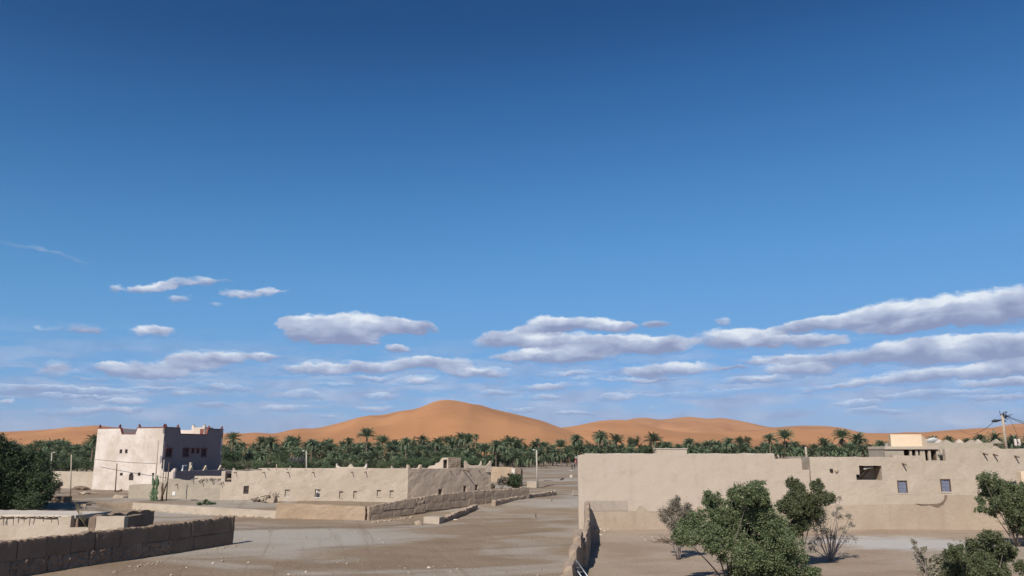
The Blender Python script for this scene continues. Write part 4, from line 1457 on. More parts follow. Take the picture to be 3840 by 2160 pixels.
    boxes('terrace_floor', f2, [(u_g0, u_r, .46, 6.0, zg - .6, zg - .45)], M_ROOF, t2)
    boxes('terrace_floor', f2, [(.1, u_g0 - .01, .46, 6.0, zt - .55, zt - .4), (u_r + .01, f2.L - .1, .46, 6.5, zr - .55, zr - .4)], M_ROOF, t2)
    # warm yellow room above
    fy = Frame(atd(3344, 1690, 73.6).xy, atd(3462, 1690, 73.0).xy)
    zy = fy.px(3400, 1629)[1]
    boxes('upper_room', fy, [(0, fy.L, 0, .7, zg1 + .1, zy)], M_YELLOW, t2, .03, .02)
    boxes('upper_room_step', fy, [(fy.L - .1, fy.L + .5, .4, 3.0, zg1 + .1, fy.px(3465, 1645)[1]), (fy.L - .1, fy.L + .25, .2, 3.0, zg1 + .1, fy.px(3465, 1636)[1])], M_RIGHT, t2, .02, .02)
    # parapet behind with points
    fp = Frame(f2.W(u_r - 2.2, 5.5, 0).xy, f2.W(f2.L, 5.5, 0).xy)
    zp = fp.px(3700, 1660)[1]
    wall('roof_parapet', fp, 0, fp.L, zr - .6, zp, .35, M_GREYMUD, t2, du=.6, dv=.4, amp=.015)
    for X in (1410, 1790, 2165):
        tri_merlon(fp, fp.px(*Z8(X, 620))[0], zp - .06, .02, .33, M_GREYMUD, t2, .34, 1.2)
    for X in (1350, 1655, 1940, 2222):
        tri_merlon(fp, fp.px(*Z8(X, 630))[0], zp - .06, .5, .8, M_WHITE, t2, .38, .9)
    for X in (2505, 2560):
        u = fp.px(*Z8(X, 620))[0]
        boxes('merlon', fp, [(u - .1, u + .1, .5, .7, zp - .3, zp + .36)], M_WHITE, t2, .05, .02)
    boxes('merlon_kerb', fp, [(0, fp.L, .42, .9, zp - .35, zp - .08)], M_WHITE, t2)
    for X in (1620, 2160):
        tri_merlon(f2, f2.px(*Z8(X, 720))[0], zr - .05, .1, .35, M_RIGHT, t2, .3, 1.0)
    # white dish on the far roof
    p = atd(*Z8(1190, 655), 78.5)
    d = thing('satellite_dish', (p.x, p.y, p.z - .6), 'white dish tilted upwards behind the yellow roof room', 'dish')
    bm = bmesh.new()
    bmesh.ops.create_uvsphere(bm, u_segments=20, v_segments=10, radius=.75)
    bmesh.ops.delete(bm, geom=[v for v in bm.verts if v.co.z > -.22], context='VERTS')
    for v in bm.verts:
        v.co = Matrix.Rotation(R(-35), 3, 'X') @ Vector((v.co.x * .95, v.co.y * .95, (v.co.z + .75) * .6)) + Vector((p.x, p.y, p.z - .1))
    bmesh.ops.solidify(bm, geom=bm.faces[:], thickness=.03)
    me = bpy.data.meshes.new('reflector'); bm.to_mesh(me); bm.free()
    link('reflector', me, M_WHITEP, d)
    tubes('mast', [([Vector((p.x, p.y + .2, zp - .3)), Vector((p.x, p.y + .2, p.z)), Vector((p.x, p.y + .1, p.z + .1))], .05)], M_METAL, d)
    # yellow end wall just showing
    fe = Frame(atd(3832, 1800, 66.5).xy, atd(3925, 1800, 66.5).xy)
    oo = boxes('yellow_gate_pier', fe, [(0, fe.L, 0, .6, -.2, fe.px(3836, 1768)[1])], M_YELLOW, None, .03)
    tag(oo, 'yellow washed pier in front of the old wing', 'pier')
    return f, f2, zr


FB, FB2, ZROOF = big_house()


# ================================================================== broken yard wall stepping down
def yard_wall():
    far = atd(2204, 1985, 69.6)
    t = thing('yard_wall', (far.x - 1.5, 55, 0), 'broken earth wall stepping down between street and walled yard', 'wall')
    def seg(pxc, d0, d1, pxn, z, th, amp, n, zb=-.3):
        a = atd(pxc, 2000, d1); b = atd(pxn, 2000, d0)
        # from far to near, outer side to the street
        f = Frame(a.xy, b.xy)
        vs, fs = block_mesh(f, 0, f.L, -th / 2, th / 2, zb, z, .24, amp, .08, lambda u: .08 * mnoise.noise(Vector((u * .9, n, 0))), seed=n * 2.1)
        link('block', mesh('block', vs, fs), M_PISE2, t)
    seg(2205, 64.6, 69.6, 2203, 2.35, .42, .05, 1)
    seg(2203, 60.2, 64.5, 2203.5, 2.22, .40, .06, 2)
    seg(2203.5, 56.3, 60.1, 2203, 2.12, .38, .07, 3)
    seg(2203, 53.4, 56.2, 2199, 1.92, .36, .09, 4)
    seg(2199, 50.6, 53.3, 2192, 1.72, .36, .09, 5)
    seg(2192, 47.8, 50.5, 2186, 1.42, .36, .09, 6)
    seg(2170, 46.2, 49.6, 2162, 1.92, .55, .04, 7)
    seg(2158, 43.4, 46.1, 2147, 1.52, .50, .05, 8)
    seg(2140, 40.2, 43.3, 2128, 1.12, .55, .05, 9)
    seg(2120, 36.4, 40.1, 2100, .80, .55, .05, 10)
    # ladder leaning on it
    tp = atd(2149, 2101, 42.6)
    bt = G(2215, 2196)
    bt = Vector((bt.x, bt.y - .2, TH(bt.x, bt.y)))
    ax = (tp - bt)
    l = thing('metal_ladder', bt, 'pale metal ladder leaning on the broken yard wall', 'ladder')
    side = ax.cross(Vector((0, 0, 1))).normalized() * .2
    for s in (-1, 1):
        a, b = bt + side * s, tp + side * s
        tubes('rail', [([a, (a + b) / 2, b], .035)], M_METAL, l, 6)
    k = 1
    while k * .3 < ax.length - .1:
        p = bt + ax.normalized() * (k * .3)
        tubes('rung', [([p - side, p, p + side], .02)], M_METAL, l, 6)
        k += 1


yard_wall()

# ================================================================== poles and wires
def pole(p0, p1, r0, r1, mat, name, label, group=None, sides=8):
    t = thing(name, p0, label, 'pole', group)
    a, b = Vector(p0) - Vector((0, 0, .4)), Vector(p1)
    tubes('shaft', [([a, a.lerp(b, .5), b], [r0, (r0 + r1) / 2, r1])], mat, t, sides)
    return t


def ppole(px0, py0, px1, py1, r, mat, name, label, d=None, group=None):
    g = G(px0, py0) if d is None else atd(px0, py0, d)
    tp = atd(px1, py1, g.y)
    return pole(g, tp, r, r * .75, mat, name, label, group), g, tp


def wire(pts, name, label, r=.012, sag=.3):
    a, b = Vector(pts[0]), Vector(pts[1])
    path = [a.lerp(b, k / 10) - Vector((0, 0, sag * 4 * (k / 10) * (1 - k / 10))) for k in range(11)]
    o = tubes(name, [(path, r)], M_CABLE, None, 5)
    tag(o, label, 'cable')


def lamp_head(t, tp, sx, mat=M_WHITEP):
    a = tp - Vector((0, 0, .1)); b = tp + Vector((sx * .2, -.05, .04)); c = tp + Vector((sx * .38, -.08, .04))
    tubes('lamp_arm', [([a, b, c], [.04, .035, .03])], M_CONC, t, 6)
    tubes('lamp_head', [([b + Vector((sx * .1, 0, 0)), c, c + Vector((sx * .25, -.03, -.02))], [.05, .08, .04])], mat, t, 8)


def poles():
    t, g, tp = ppole(265, 1857, 268, 1705, .09, M_PALEWOOD, 'utility_pole', 'plain wooden pole in front of the beige garden wall')
    t, g, tp = ppole(189, 1790, 195, 1697, .12, M_CONC, 'street_lamp', 'concrete lamp post with white head above the palms by the dark tree', d=140)
    lamp_head(t, tp, 1)
    t['category'] = 'street lamp'
    t, g, tp = ppole(579, 1858, 594, 1651, .09, M_PALEWOOD, 'utility_pole', 'tall thin pole leaning across the corner of the white house', d=112.5)
    tall = tp
    t, g, tp = ppole(432, 1850, 439, 1737, .085, M_WOOD, 'utility_pole', 'short dark pole against the white house front', d=112)
    t, g, tp = ppole(624, 1868, 634, 1735, .07, M_WOOD, 'utility_pole', 'slim dark pole leaning beside the dead cactus stems', d=93.8)
    t, g, tp = ppole(2015, 1829, 2012, 1688, .14, M_CONC, 'street_lamp', 'tall pale concrete lamp post standing alone by the street')
    lamp_head(t, tp, -1); t['category'] = 'street lamp'
    t, g, tp = ppole(1150, 1775, 1149, 1692, .13, M_CONC, 'street_lamp', 'concrete lamp post rising behind the long mud house roof', d=128)
    lamp_head(t, tp, -1); t['category'] = 'street lamp'
    for px, y0, y1, lb in ((1037, 1770, 1741, 'short pale stake on the mud house roof beside a stepped point'), (1088, 1770, 1747, 'thin pale stake on the mud house roof near the lamp post')):
        g = atd(px, y0, 97.5); tp = atd(px, y1, 97.5)
        tag(tubes('stake', [([g - Vector((0, 0, .35)), g.lerp(tp, .5), tp], .05)], M_PALEWOOD, None), lb, 'stake')
    t, g, tp = ppole(3027, 1740, 3021, 1676, .13, M_PALEWOOD, 'utility_pole', 'pale pole end showing over the gap between the two wings', d=79)
    # pole on the old wing's roof with knots of cable
    d = 75.5
    g, tp = atd(3775, 1690, d), atd(3758, 1556, d)
    t = pole(g, tp, .17, .13, M_PALEWOOD, 'utility_pole', 'weathered electricity pole leaning above the old wing, top tangled with cables', sides=4)
    rnd = random.Random(9)
    knots = []
    for k in range(26):
        c = tp + Vector((.25 + rnd.gauss(0, .2), rnd.gauss(0, .12), -.12 + rnd.gauss(0, .2)))
        knots.append(([c + Vector((rnd.gauss(0, .14), 0, rnd.gauss(0, .12))), c, c + Vector((rnd.gauss(0, .14), 0, rnd.gauss(0, .14)))], .03))
    tubes('cable_tangle', knots, M_CABLE, t, 5)
    ins = tp + Vector((-.75, 0, -.55))
    tubes('insulator', [([tp + Vector((-.05, 0, -.45)), ins + Vector((.3, 0, .02)), ins, ins - Vector((.3, 0, .05))], [.04, .1, .15, .06])], M_CABLE, t, 8)
    wire((ins, atd(3600, 1612, 150)), 'power_cable', 'thin cable running from the tangled pole towards the palms', .025, 1.0)
    wire((tp + Vector((.4, 0, -.1)), atd(4150, 1645, 66)), 'power_cable', 'upper cable leaving the tangled pole over the parapet', .022, .3)
    wire((tp + Vector((.5, 0, -.2)), atd(4160, 1655, 66)), 'power_cable', 'second cable just below the upper one at the tangled pole', .022, .45)
    wire((tp + Vector((.55, 0, -.3)), atd(3822, 1652, 77)), 'power_cable', 'loose cable dropping from the tangled pole to the roof', .014, -.3)
    wire((atd(353, 1722, 118), tall - Vector((0, 0, 3.2))), 'power_cable', 'cable crossing the white house front at half height', .03, .1)


poles()

# ================================================================== plants
def leaf_quads(C, size, rng, flat=.5, aspect=.5):
    """one small quad for each centre"""
    n = len(C)
    a = rng.normal(size=(n, 3)); a[:, 2] *= .8; a /= np.linalg.norm(a, axis=1)[:, None]
    b = rng.normal(size=(n, 3)); b -= a * (a * b).sum(1)[:, None]; b /= np.linalg.norm(b, axis=1)[:, None]
    s = size * rng.uniform(.6, 1.4, (n, 1))
    A, B = a * s * .5, b * s * .5 * aspect
    V = np.stack([C - A, C + B * 1.0 - A * .1, C + A, C - B - A * .1], 1).reshape(-1, 3)
    FA = np.arange(4 * n).reshape(n, 4)
    return V, FA


def crown_points(clusters, n, rng, sub=9, sig=.2):
    w = np.array([c[3] ** 2 * (c[4] if len(c) > 4 else 1.0) for c in clusters])
    cnt = np.maximum(10, (n * w / w.sum()).astype(int))
    out = []
    for c, k in zip(clusters, cnt):
        r = c[3]
        m = rng.normal(size=(sub, 3)); m /= np.linalg.norm(m, axis=1)[:, None]
        m *= r * rng.uniform(.25, 1.06, (sub, 1))
        m[:, 2] *= .9
        pick = rng.integers(0, sub, k)
        q = m[pick] + rng.normal(size=(k, 3)) * r * sig * rng.uniform(.5, 1.5, (k, 1))
        out.append(q + np.array(c[:3]))
    return np.vstack(out)


def limbs(base, clusters, rng, r0=.12, splay=.5, thin=.25):
    """stems from the foot to each clump and twigs inside it"""
    L = []
    base = np.array(base)
    for c in clusters:
        e = np.array(c[:3])
        v = e - base
        m1 = base + v * .35 + np.array([v[0] * .0, v[1] * 0, v[2] * .1]) + rng.normal(size=3) * .12 * np.linalg.norm(v) * splay
        m2 = base + v * .7 + rng.normal(size=3) * .08 * np.linalg.norm(v) * splay
        t = np.linspace(0, 1, 7)[:, None]
        P = (1 - t) ** 3 * base + 3 * (1 - t) ** 2 * t * m1 + 3 * (1 - t) * t ** 2 * m2 + t ** 3 * e
        L.append((P, np.linspace(r0, r0 * thin, 7)))
        for k in range(4):
            d = rng.normal(size=3); d[2] = abs(d[2]); d /= np.linalg.norm(d)
            s = P[rng.integers(4, 7)]
            L.append((np.array([s, s + d * c[3] * .45 + rng.normal(size=3) * c[3] * .08, s + d * c[3] * .85]), [r0 * .3, r0 * .2, r0 * .08]))
    return L


def tree(name, label, cat, base, clusters, mat, n, size, bark=M_BARK, r0=.1, seed=1, sub=9, sig=.2, group=None, stems=None):
    rng = np.random.default_rng(seed)
    t = thing(name, base, label, cat, group)
    V, FA = leaf_quads(crown_points(clusters, n, rng, sub, sig), size, rng)
    link('crown', mesh_np('crown', V, FA), mat, t)
    tubes('trunk', limbs(np.array(base) - np.array([0, 0, .2]), (clusters[::3] if len(clusters) > 9 and mat is not M_TAMA2 else clusters), rng, r0), bark, t, 5)
    return t


def clus(fn, lst, d, rng, jit=.8, sc=1.0, k=1.0):
    out = []
    for q in lst:
        X, Y, r = q[:3]
        px, py = fn(X, Y)
        dd = d + rng.uniform(-jit, jit)
        p = atd(px, py, dd)
        out.append((p.x, p.y, p.z, r / sc * dd / F * k, *(q[3:])))
    return out


def yard_trees():
    rng = np.random.default_rng(21)
    s1 = 3.22
    Zt = lambda X, Y: (2400 + X / s1, 1750 + Y / s1)
    L = [(870,430,110),(950,560,150),(1150,330,85),(1330,340,150),(1420,260,95),(1150,520,140),(1400,520,170),(1480,400,90),(620,720,130),(540,850,120),(750,830,170),(1000,750,190),(1250,800,190),(1550,650,170),(1650,800,190),(1450,950,220),(1200,1050,200),(1700,1000,200),(1860,1080,130),(1500,1180,250),(1250,1270,150),(1800,1230,210),(2060,1290,110),(880,950,100),(700,600,80),(820,340,45)]
    base = atd(2735, 2215, 41.5); base.z = 0
    tree('tamarisk_tree', 'large bushy green tamarisk with several thin stems in the walled yard', 'tree', base, clus(Zt, L, 41.5, rng, 1.6, s1, 1.14), M_TAMA, 150000, .10, r0=.05, seed=2, sub=40, sig=.13)
    L = [(1850,210,75),(1900,330,120),(2150,225,75),(2100,380,140),(2260,380,75),(1850,480,140),(2000,560,150),(1700,460,70),(1900,690,130),(1860,780,70),(2080,480,120)]
    base = atd(3010, 2110, 47.0); base.z = TH(base.x, base.y)
    tree('tamarisk_tree', 'upright green tamarisk behind the larger one, two leafy points at its top', 'tree', base, clus(Zt, L, 47.5, rng, 1.0, s1, 1.08), M_TAMA, 52000, .10, r0=.045, seed=3, sub=36, sig=.13)
    # nearly bare shrub
    b0 = G(3114, 2104)
    L = [(2150,640,90,.5),(2210,560,80,.4),(2400,500,40,.35),(2410,600,50,.35),(2530,600,45,.4),(2330,570,40,.3),(2460,760,45,.3),(2360,410,40,.4),(2420,380,35,.3),(2560,700,40,.4),(2300,830,60,.3),(2150,880,70,.3),(2080,980,60,.3),(2230,760,60,.4),(2500,880,60,.15),(2580,880,40,.2),(2120,760,50,.3)]
    tree('bare_shrub', 'grey nearly leafless shrub with spreading pale stems from one foot', 'shrub', b0, clus(Zt, L, b0.y, rng, .9, s1), M_TAMA2, 4200, .085, bark=M_PALEBARK, r0=.04, seed=4, sub=7, sig=.3)
    L = [(440,470,100),(520,600,120),(330,560,85),(380,680,75),(580,510,75),(300,650,45),(450,400,50),(560,680,80),(470,780,70),(520,850,55),(420,740,60)]
    b0 = atd(2540, 2040, 51.5); b0.z = TH(b0.x, b0.y)
    tree('tamarisk_shrub', 'small dusty grey green tamarisk in front of the blank house wall', 'shrub', b0, clus(Zt, L, 51.5, rng, .8, s1), M_TAMA2, 13000, .085, bark=M_PALEBARK, r0=.03, seed=5, sub=18, sig=.22)
    s2 = 3.534
    Zr = lambda X, Y: (3200 + X / s2, 1750 + Y / s2)
    L = [(1720,150,75),(1850,230,130),(1790,310,110),(2000,330,140),(2100,400,180),(1950,470,130),(2150,560,170),(1700,445,65),(1690,560,70),(1850,590,80),(2100,700,110),(2190,820,100),(2250,450,150),(2400,380,180),(2460,600,190),(2350,760,150),(2250,300,100),(2400,200,120)]
    b0 = G(3815, 2048)
    tree('tamarisk_tree', 'green tamarisk with open crown in front of the old wing', 'tree', b0, clus(Zr, L, b0.y, rng, 1.4, s2, 1.05), M_TAMA, 64000, .12, r0=.055, seed=6, sub=36, sig=.13)
    L = [(1620,1020,95),(1750,930,80),(1850,950,105),(1990,1060,90),(1850,1150,150),(1650,1190,150),(1350,1160,115),(1450,1260,170),(1260,1150,55),(1600,1340,200),(1900,1260,110),(2050,1170,90),(2100,1110,60),(1350,1420,180),(2250,1330,90),(1900,1420,140)]
    b0 = atd(3690, 2265, 37.5); b0.z = 0
    tree('tamarisk_shrub', 'spreading green tamarisk shrub with forked stems near the salt crust', 'shrub', b0, clus(Zr, L, 37.5, rng, 1.1, s2, 1.08), M_TAMA, 64000, .085, r0=.035, seed=7, sub=36, sig=.13)
    L = [(1100,1250,80,.6),(950,1260,60,.5),(1050,1390,110,.7),(880,1180,60,.4),(790,1000,40,.3),(820,1090,40,.3),(920,1090,40,.3),(1170,1200,60,.5)]
    b0 = atd(3500, 2225, 39); b0.z = 0
    tree('dry_shrub', 'sparse dry grey shrub beside the spreading green tamarisk', 'shrub', b0, clus(Zr, L, 39, rng, .7, s2), M_TAMA2, 3400, .11, bark=M_PALEBARK, r0=.035, seed=8, sub=8, sig=.26)
    # great dark tree behind the hut
    s3 = 2.195
    Zl = lambda X, Y: (X / s3, 1500 + Y / s3)
    L = [(30,400,100),(60,520,150),(180,600,150),(300,540,110),(330,680,110),(200,750,170),(100,700,180),(350,780,85),(250,850,110),(90,850,100),(385,640,60),(-100,600,200),(-80,800,150),(250,470,75),(-200,480,180),(400,740,50),(150,480,80)]
    b0 = G(55, 1915)
    tree('evergreen_tree', 'big dense dark evergreen tree standing behind the mud hut', 'tree', b0, clus(Zl, L, b0.y, rng, 2.2, s3, 1.15), M_DARKLEAF, 85000, .2, r0=.14, seed=9, sub=34, sig=.14)
    L = [(470,700,40),(490,690,25),(455,720,35)]
    b0 = G(225, 1848)
    tree('dusky_shrub', 'small reddish brown shrub at the edge of the dark evergreen', 'shrub', b0, clus(Zl, L, b0.y - 1, rng, .5, s3), M_PINK, 1600, .2, r0=.04, seed=10)
    # bushes beyond the main mud house
    s4 = 4.025
    Z6 = lambda X, Y: (1700 + X / s4, 1600 + Y / s4)
    b0 = atd(1930, 1834, 112); b0.z = TH(b0.x, b0.y)
    tree('round_bush', 'dense green bush below the pale gate pillar', 'bush', b0, clus(Z6, [(900,800,90),(960,830,90),(870,850,70),(980,880,60),(880,740,50),(960,760,50)], 112, rng, .8, s4), M_BUSHLEAF, 6500, .22, r0=.05, seed=11)
    b0 = atd(1880, 1833, 111); b0.z = TH(b0.x, b0.y)
    tree('thin_shrub', 'pale thin shrub between the mud house and the green bush', 'shrub', b0, clus(Z6, [(730,790,55),(700,830,45),(760,840,45),(790,790,40)], 111, rng, .5, s4), M_TAMA2, 900, .2, r0=.05, seed=12)
    b0 = atd(1852, 1832, 105); b0.z = TH(b0.x, b0.y)
    tree('dry_grass_tuft', 'dry upright tuft at the corner of the mud house', 'grass', b0, clus(Z6, [(595,890,30),(580,910,25)], 105, rng, .3, s4), M_DRY, 500, .3, r0=.02, seed=13)
    Z3 = lambda X, Y: (500 + X / s4, 1700 + Y / s4)
    b0 = G(770, 1893)
    tree('low_bush', 'low green and brown bush growing on the terrace edge', 'bush', b0, clus(Z3, [(1000,775,40),(1080,760,50),(1150,765,45),(1210,770,35),(1090,720,25)], b0.y, rng, .5, s4), M_BUSHLEAF, 2200, .13, r0=.02, seed=14)


yard_trees()


def cactus():
    Z3 = lambda X, Y: (500 + X / 4.025, 1700 + Y / 4.025)
    b = atd(578, 1868, 93.6); b.z = TH(b.x, b.y)
    t = thing('cactus', b, 'tall green columnar cactus with upright ribbed stems on the terrace', 'cactus')
    rnd = random.Random(2)
    for X0, Y0, X1, Y1, r in ((312, 680, 300, 325, .20), (325, 680, 375, 325, .22), (345, 680, 352, 525, .15), (305, 690, 255, 570, .1), (295, 690, 240, 625, .08), (330, 690, 318, 610, .12), (290, 690, 262, 640, .08), (340, 690, 365, 650, .08), (320, 690, 290, 600, .1)):
        a, c = atd(*Z3(X0, Y0), b.y + rnd.uniform(-.3, .3)), atd(*Z3(X1, Y1), b.y)
        a.z = b.z - .2
        k = 9
        path = [a.lerp(c, i / k) + Vector((.06 * math.sin(i * 1.3), 0, 0)) for i in range(k + 1)]
        rad = [r * (.8 + .25 * math.sin(i * 2.2)) * (1 if i < k - 1 else .75 if i < k else .2) for i in range(k + 1)]
        tubes('stem', [(path, rad)], M_CACTUS, t, 7)
    b = atd(608, 1872, 93.4); b.z = TH(b.x, b.y)
    t = thing('dead_cactus', b, 'dry forked cactus stem beside the living one', 'cactus')
    for pts, r in ((((430, 690), (440, 600), (435, 520), (445, 445)), .16), (((440, 620), (470, 550), (490, 490), (515, 430)), .12)):
        P = [atd(*Z3(*q), b.y) for q in pts]
        if pts[0][1] > 650: P[0].z = b.z - .2
        tubes('stem', [(P, [r, r * .8, r * .9, r * .5])], M_WOOD, t, 6)


cactus()


# ------------------------------------------------------------------ date palms
def palm_crown(seed, nf=46, length=3.0, droop=1.0, dry=False, up=1.0):
    """fronds with two rows of leaflets each; origin at the crown's heart"""
    rng = np.random.default_rng(seed)
    V, FA = [], []
    def tri(a, b, c):
        o = len(V)
        V.extend([a, b, c]); FA.append((o, o + 1, o + 2))
    for i in range(nf):
        az = i * 2.39996 + rng.normal() * .25
        f = (i + .5) / nf
        el = R(82 - 100 * f * up) + rng.normal() * .14 if not dry else R(-35 - 45 * rng.random())
        Lf = length * rng.uniform(.8, 1.1) * (1.0 if f > .15 else .75)
        seg = 9
        P = [np.zeros(3)]
        a = el
        h = np.array([math.cos(az), math.sin(az), 0])
        for s in range(seg):
            P.append(P[-1] + (h * math.cos(a) + np.array([0, 0, 1]) * math.sin(a)) * Lf / seg)
            a -= droop * (.07 + .24 * s / seg) * (1.2 - abs(math.sin(el)) * .55)
        P = np.array(P)
        side = np.cross(h, [0, 0, 1.0])
        roll = rng.normal() * .3
        for s in range(1, seg + 1):
            tg = P[s] - P[s - 1]; tg /= np.linalg.norm(tg)
            nrm = np.cross(side, tg)
            k = 3
            for j in range(k):
                base = P[s - 1] + (P[s] - P[s - 1]) * (j + .2) / k
                fr = (s - 1 + (j + .2) / k) / seg
                ll = length * .21 * (math.sin(math.pi * min(1, .12 + fr * .86)) ** .6) * rng.uniform(.75, 1.15)
                for sd in (-1, 1):
                    d = side * sd * math.cos(.5 + roll * sd) + nrm * math.sin(.5 + roll * sd) * .7 + tg * .75 + rng.normal(size=3) * .12
                    d /= np.linalg.norm(d)
                    w = tg * length * .026
                    tri(base - w, base + w, base + d * ll)
        # midrib
        for s in range(seg):
            w = side * length * .008 * (1.3 - s / seg)
            tri(P[s] - w, P[s] + w, P[s + 1])
    return mesh_np('palm_crown', np.array(V), np.array(FA))


CROWNS = [palm_crown(101 + k, nf, ln, dr, up=u) for k, (nf, ln, dr, u) in enumerate([(62, 3.0, 1.0, 1.0), (56, 3.2, .8, .85), (68, 2.8, 1.15, 1.12), (52, 3.4, .75, .75), (60, 3.0, 1.1, 1.0), (64, 2.8, .9, 1.15)])]
for _m in CROWNS:
    _m.materials.append(M_PALM)
SKIRTS = [palm_crown(151 + k, 22, 2.3, .35, dry=True) for k in range(3)]
for _m in SKIRTS:
    _m.materials.append(M_DRY)


def trunk_mesh():
    k = 14
    P = [(.04 * math.sin(i * .6), .04 * math.cos(i * .5), i / k) for i in range(k + 1)]
    rad = [(.26 if i < 1 else .2) * (1 + .12 * (i % 2)) for i in range(k + 1)]
    V, Q = tube_np([Vector(p) for p in P], rad, 7)
    me = mesh('trunk', [tuple(v) for v in V], [list(q) for q in Q], False)
    me.materials.append(M_PALMBARK)
    return me


TRUNK = trunk_mesh()
NP_ = [0]


def palm(px, py, d, dia_px, label, skirt=False, group=None, variant=None):
    """crown heart at the photograph pixel, at distance d"""
    i = NP_[0]; NP_[0] += 1
    rnd = random.Random(500 + i)
    p = atd(px, py, d)
    gz = TZ(p.x, p.y)
    h = max(.5, p.z - gz)
    v = variant if variant is not None else rnd.randrange(len(CROWNS))
    t = thing('date_palm', (p.x, p.y, gz), label, 'palm', group)
    tr = bpy.data.objects.new('trunk', TRUNK); COL.objects.link(tr); tr.parent = t
    tr.scale = (1, 1, h + .15); tr.location = (0, 0, -.1)
    s = dia_px * 1.1 * d / F / 5.0
    c = bpy.data.objects.new('crown', CROWNS[v]); COL.objects.link(c); c.parent = t
    c.location = (0, 0, h); c.rotation_euler = (rnd.gauss(0, .06), rnd.gauss(0, .06), rnd.uniform(0, 6.28)); c.scale = (s, s, s * rnd.uniform(.92, 1.15))
    if skirt:
        k = bpy.data.objects.new('dry_fronds', SKIRTS[i % 3]); COL.objects.link(k); k.parent = t
        k.location = (0, 0, h - .2); k.rotation_euler = (0, 0, rnd.uniform(0, 6)); k.scale = (s, s, s)
    return t


def where(px):
    if px < 600: return 'behind the garden wall beside the white house', 'beside the white house'
    if px < 1545: return 'behind the long flat mud house roof', 'behind the mud house'
    if px < 2165: return 'beyond the open end of the dusty street', 'beyond the street'
    if px < 3040: return 'showing over the blank wall of the big house', 'over the big house'
    return 'showing over the roof of the old wing', 'over the old wing'


def palms():
    rnd = random.Random(77)
    single = [
     (2253,1642,300,58,'date palm with round open crown and hanging dry fronds beyond the big house roof',True,0),
     (2163,1652,300,54,'date palm with full crown beside the shady path mouth',True,2),
     (2016,1655,330,20,'tiny tufted palm head showing over the lone concrete lamp post',False,1),
     (1376,1638,275,58,'date palm standing clear above the grove under the foot of the dune',False,3),
     (872,1650,255,52,'date palm just past the corner of the white house',False,1),
     (351,1656,250,52,'date palm tucked against the outer edge of the white house',False,4),
     (3157,1642,300,56,'lone date palm with drooping dry fronds above the old wing',True,3),
     (1785,1638,300,26,'small thin palm head on a leaning stem above dark leafy tree',False,5),
    ]
    for px, py, d, dia, lb, sk, v in single:
        palm(px, py, d, dia, lb, sk, None, v)
    sky_l = 'date palm breaking the grove skyline, '
    for px, py in ((237,1664),(173,1673),(290,1682),(983,1654),(1016,1655),(1089,1650),(1170,1658),(1232,1667),(1309,1654),(1433,1652),(1524,1657),(1586,1650),(1641,1657),(1730,1640),(1755,1645),(1860,1664),(1914,1657),(1944,1662),(2311,1648),(2450,1648),(2584,1656),(2642,1674),(2689,1668),(2733,1654),(2886,1642),(2942,1636),(3092,1661),(3219,1646),(3301,1660),(3498,1648),(3560,1645),(3677,1637),(3732,1641),(3630,1655),(3800,1655),(3860,1646),(2500,1668),(1480,1668),(60,1680)):
        palm(px, py + 8, rnd.uniform(262, 320), rnd.uniform(46, 58), sky_l + where(px)[0], rnd.random() < .3, 'skyline palms ' + where(px)[1])
    mid_l = 'date palm packed in the grove, '
    low_l = 'short young arching palm, '
    n = 0
    for row, (y0, d0, step, lab, grp) in enumerate(((1682, 312, 35, mid_l, 'palms in the body of the grove'), (1698, 290, 37, mid_l, 'palms in the body of the grove'), (1716, 270, 38, low_l, 'young palms at the foot of the grove'), (1732, 262, 46, low_l, 'young palms at the foot of the grove'))):
        px = -90 + row * 13
        while px < 3920:
            px += step * rnd.uniform(.7, 1.3)
            if 372 < px < 828:
                continue
            if row >= 2 and px > 2130 and row != 2:
                continue
            if row == 3 and (px < 1200 or px > 2040):
                continue
            if row >= 2 and 2060 < px < 2170:
                continue
            if row == 2 and px > 2170:
                continue
            d = d0 + rnd.uniform(-10, 12) + (25 if row == 3 and px > 1700 else 0)
            y = y0 + rnd.uniform(-9, 9)
            palm(px, y, d, rnd.uniform(42, 56) * (1.0 if row < 3 else .85), lab + where(px)[0], row < 2 and rnd.random() < .1, grp + ' ' + where(px)[1])
            n += 1
    return n


N_FILL = palms()


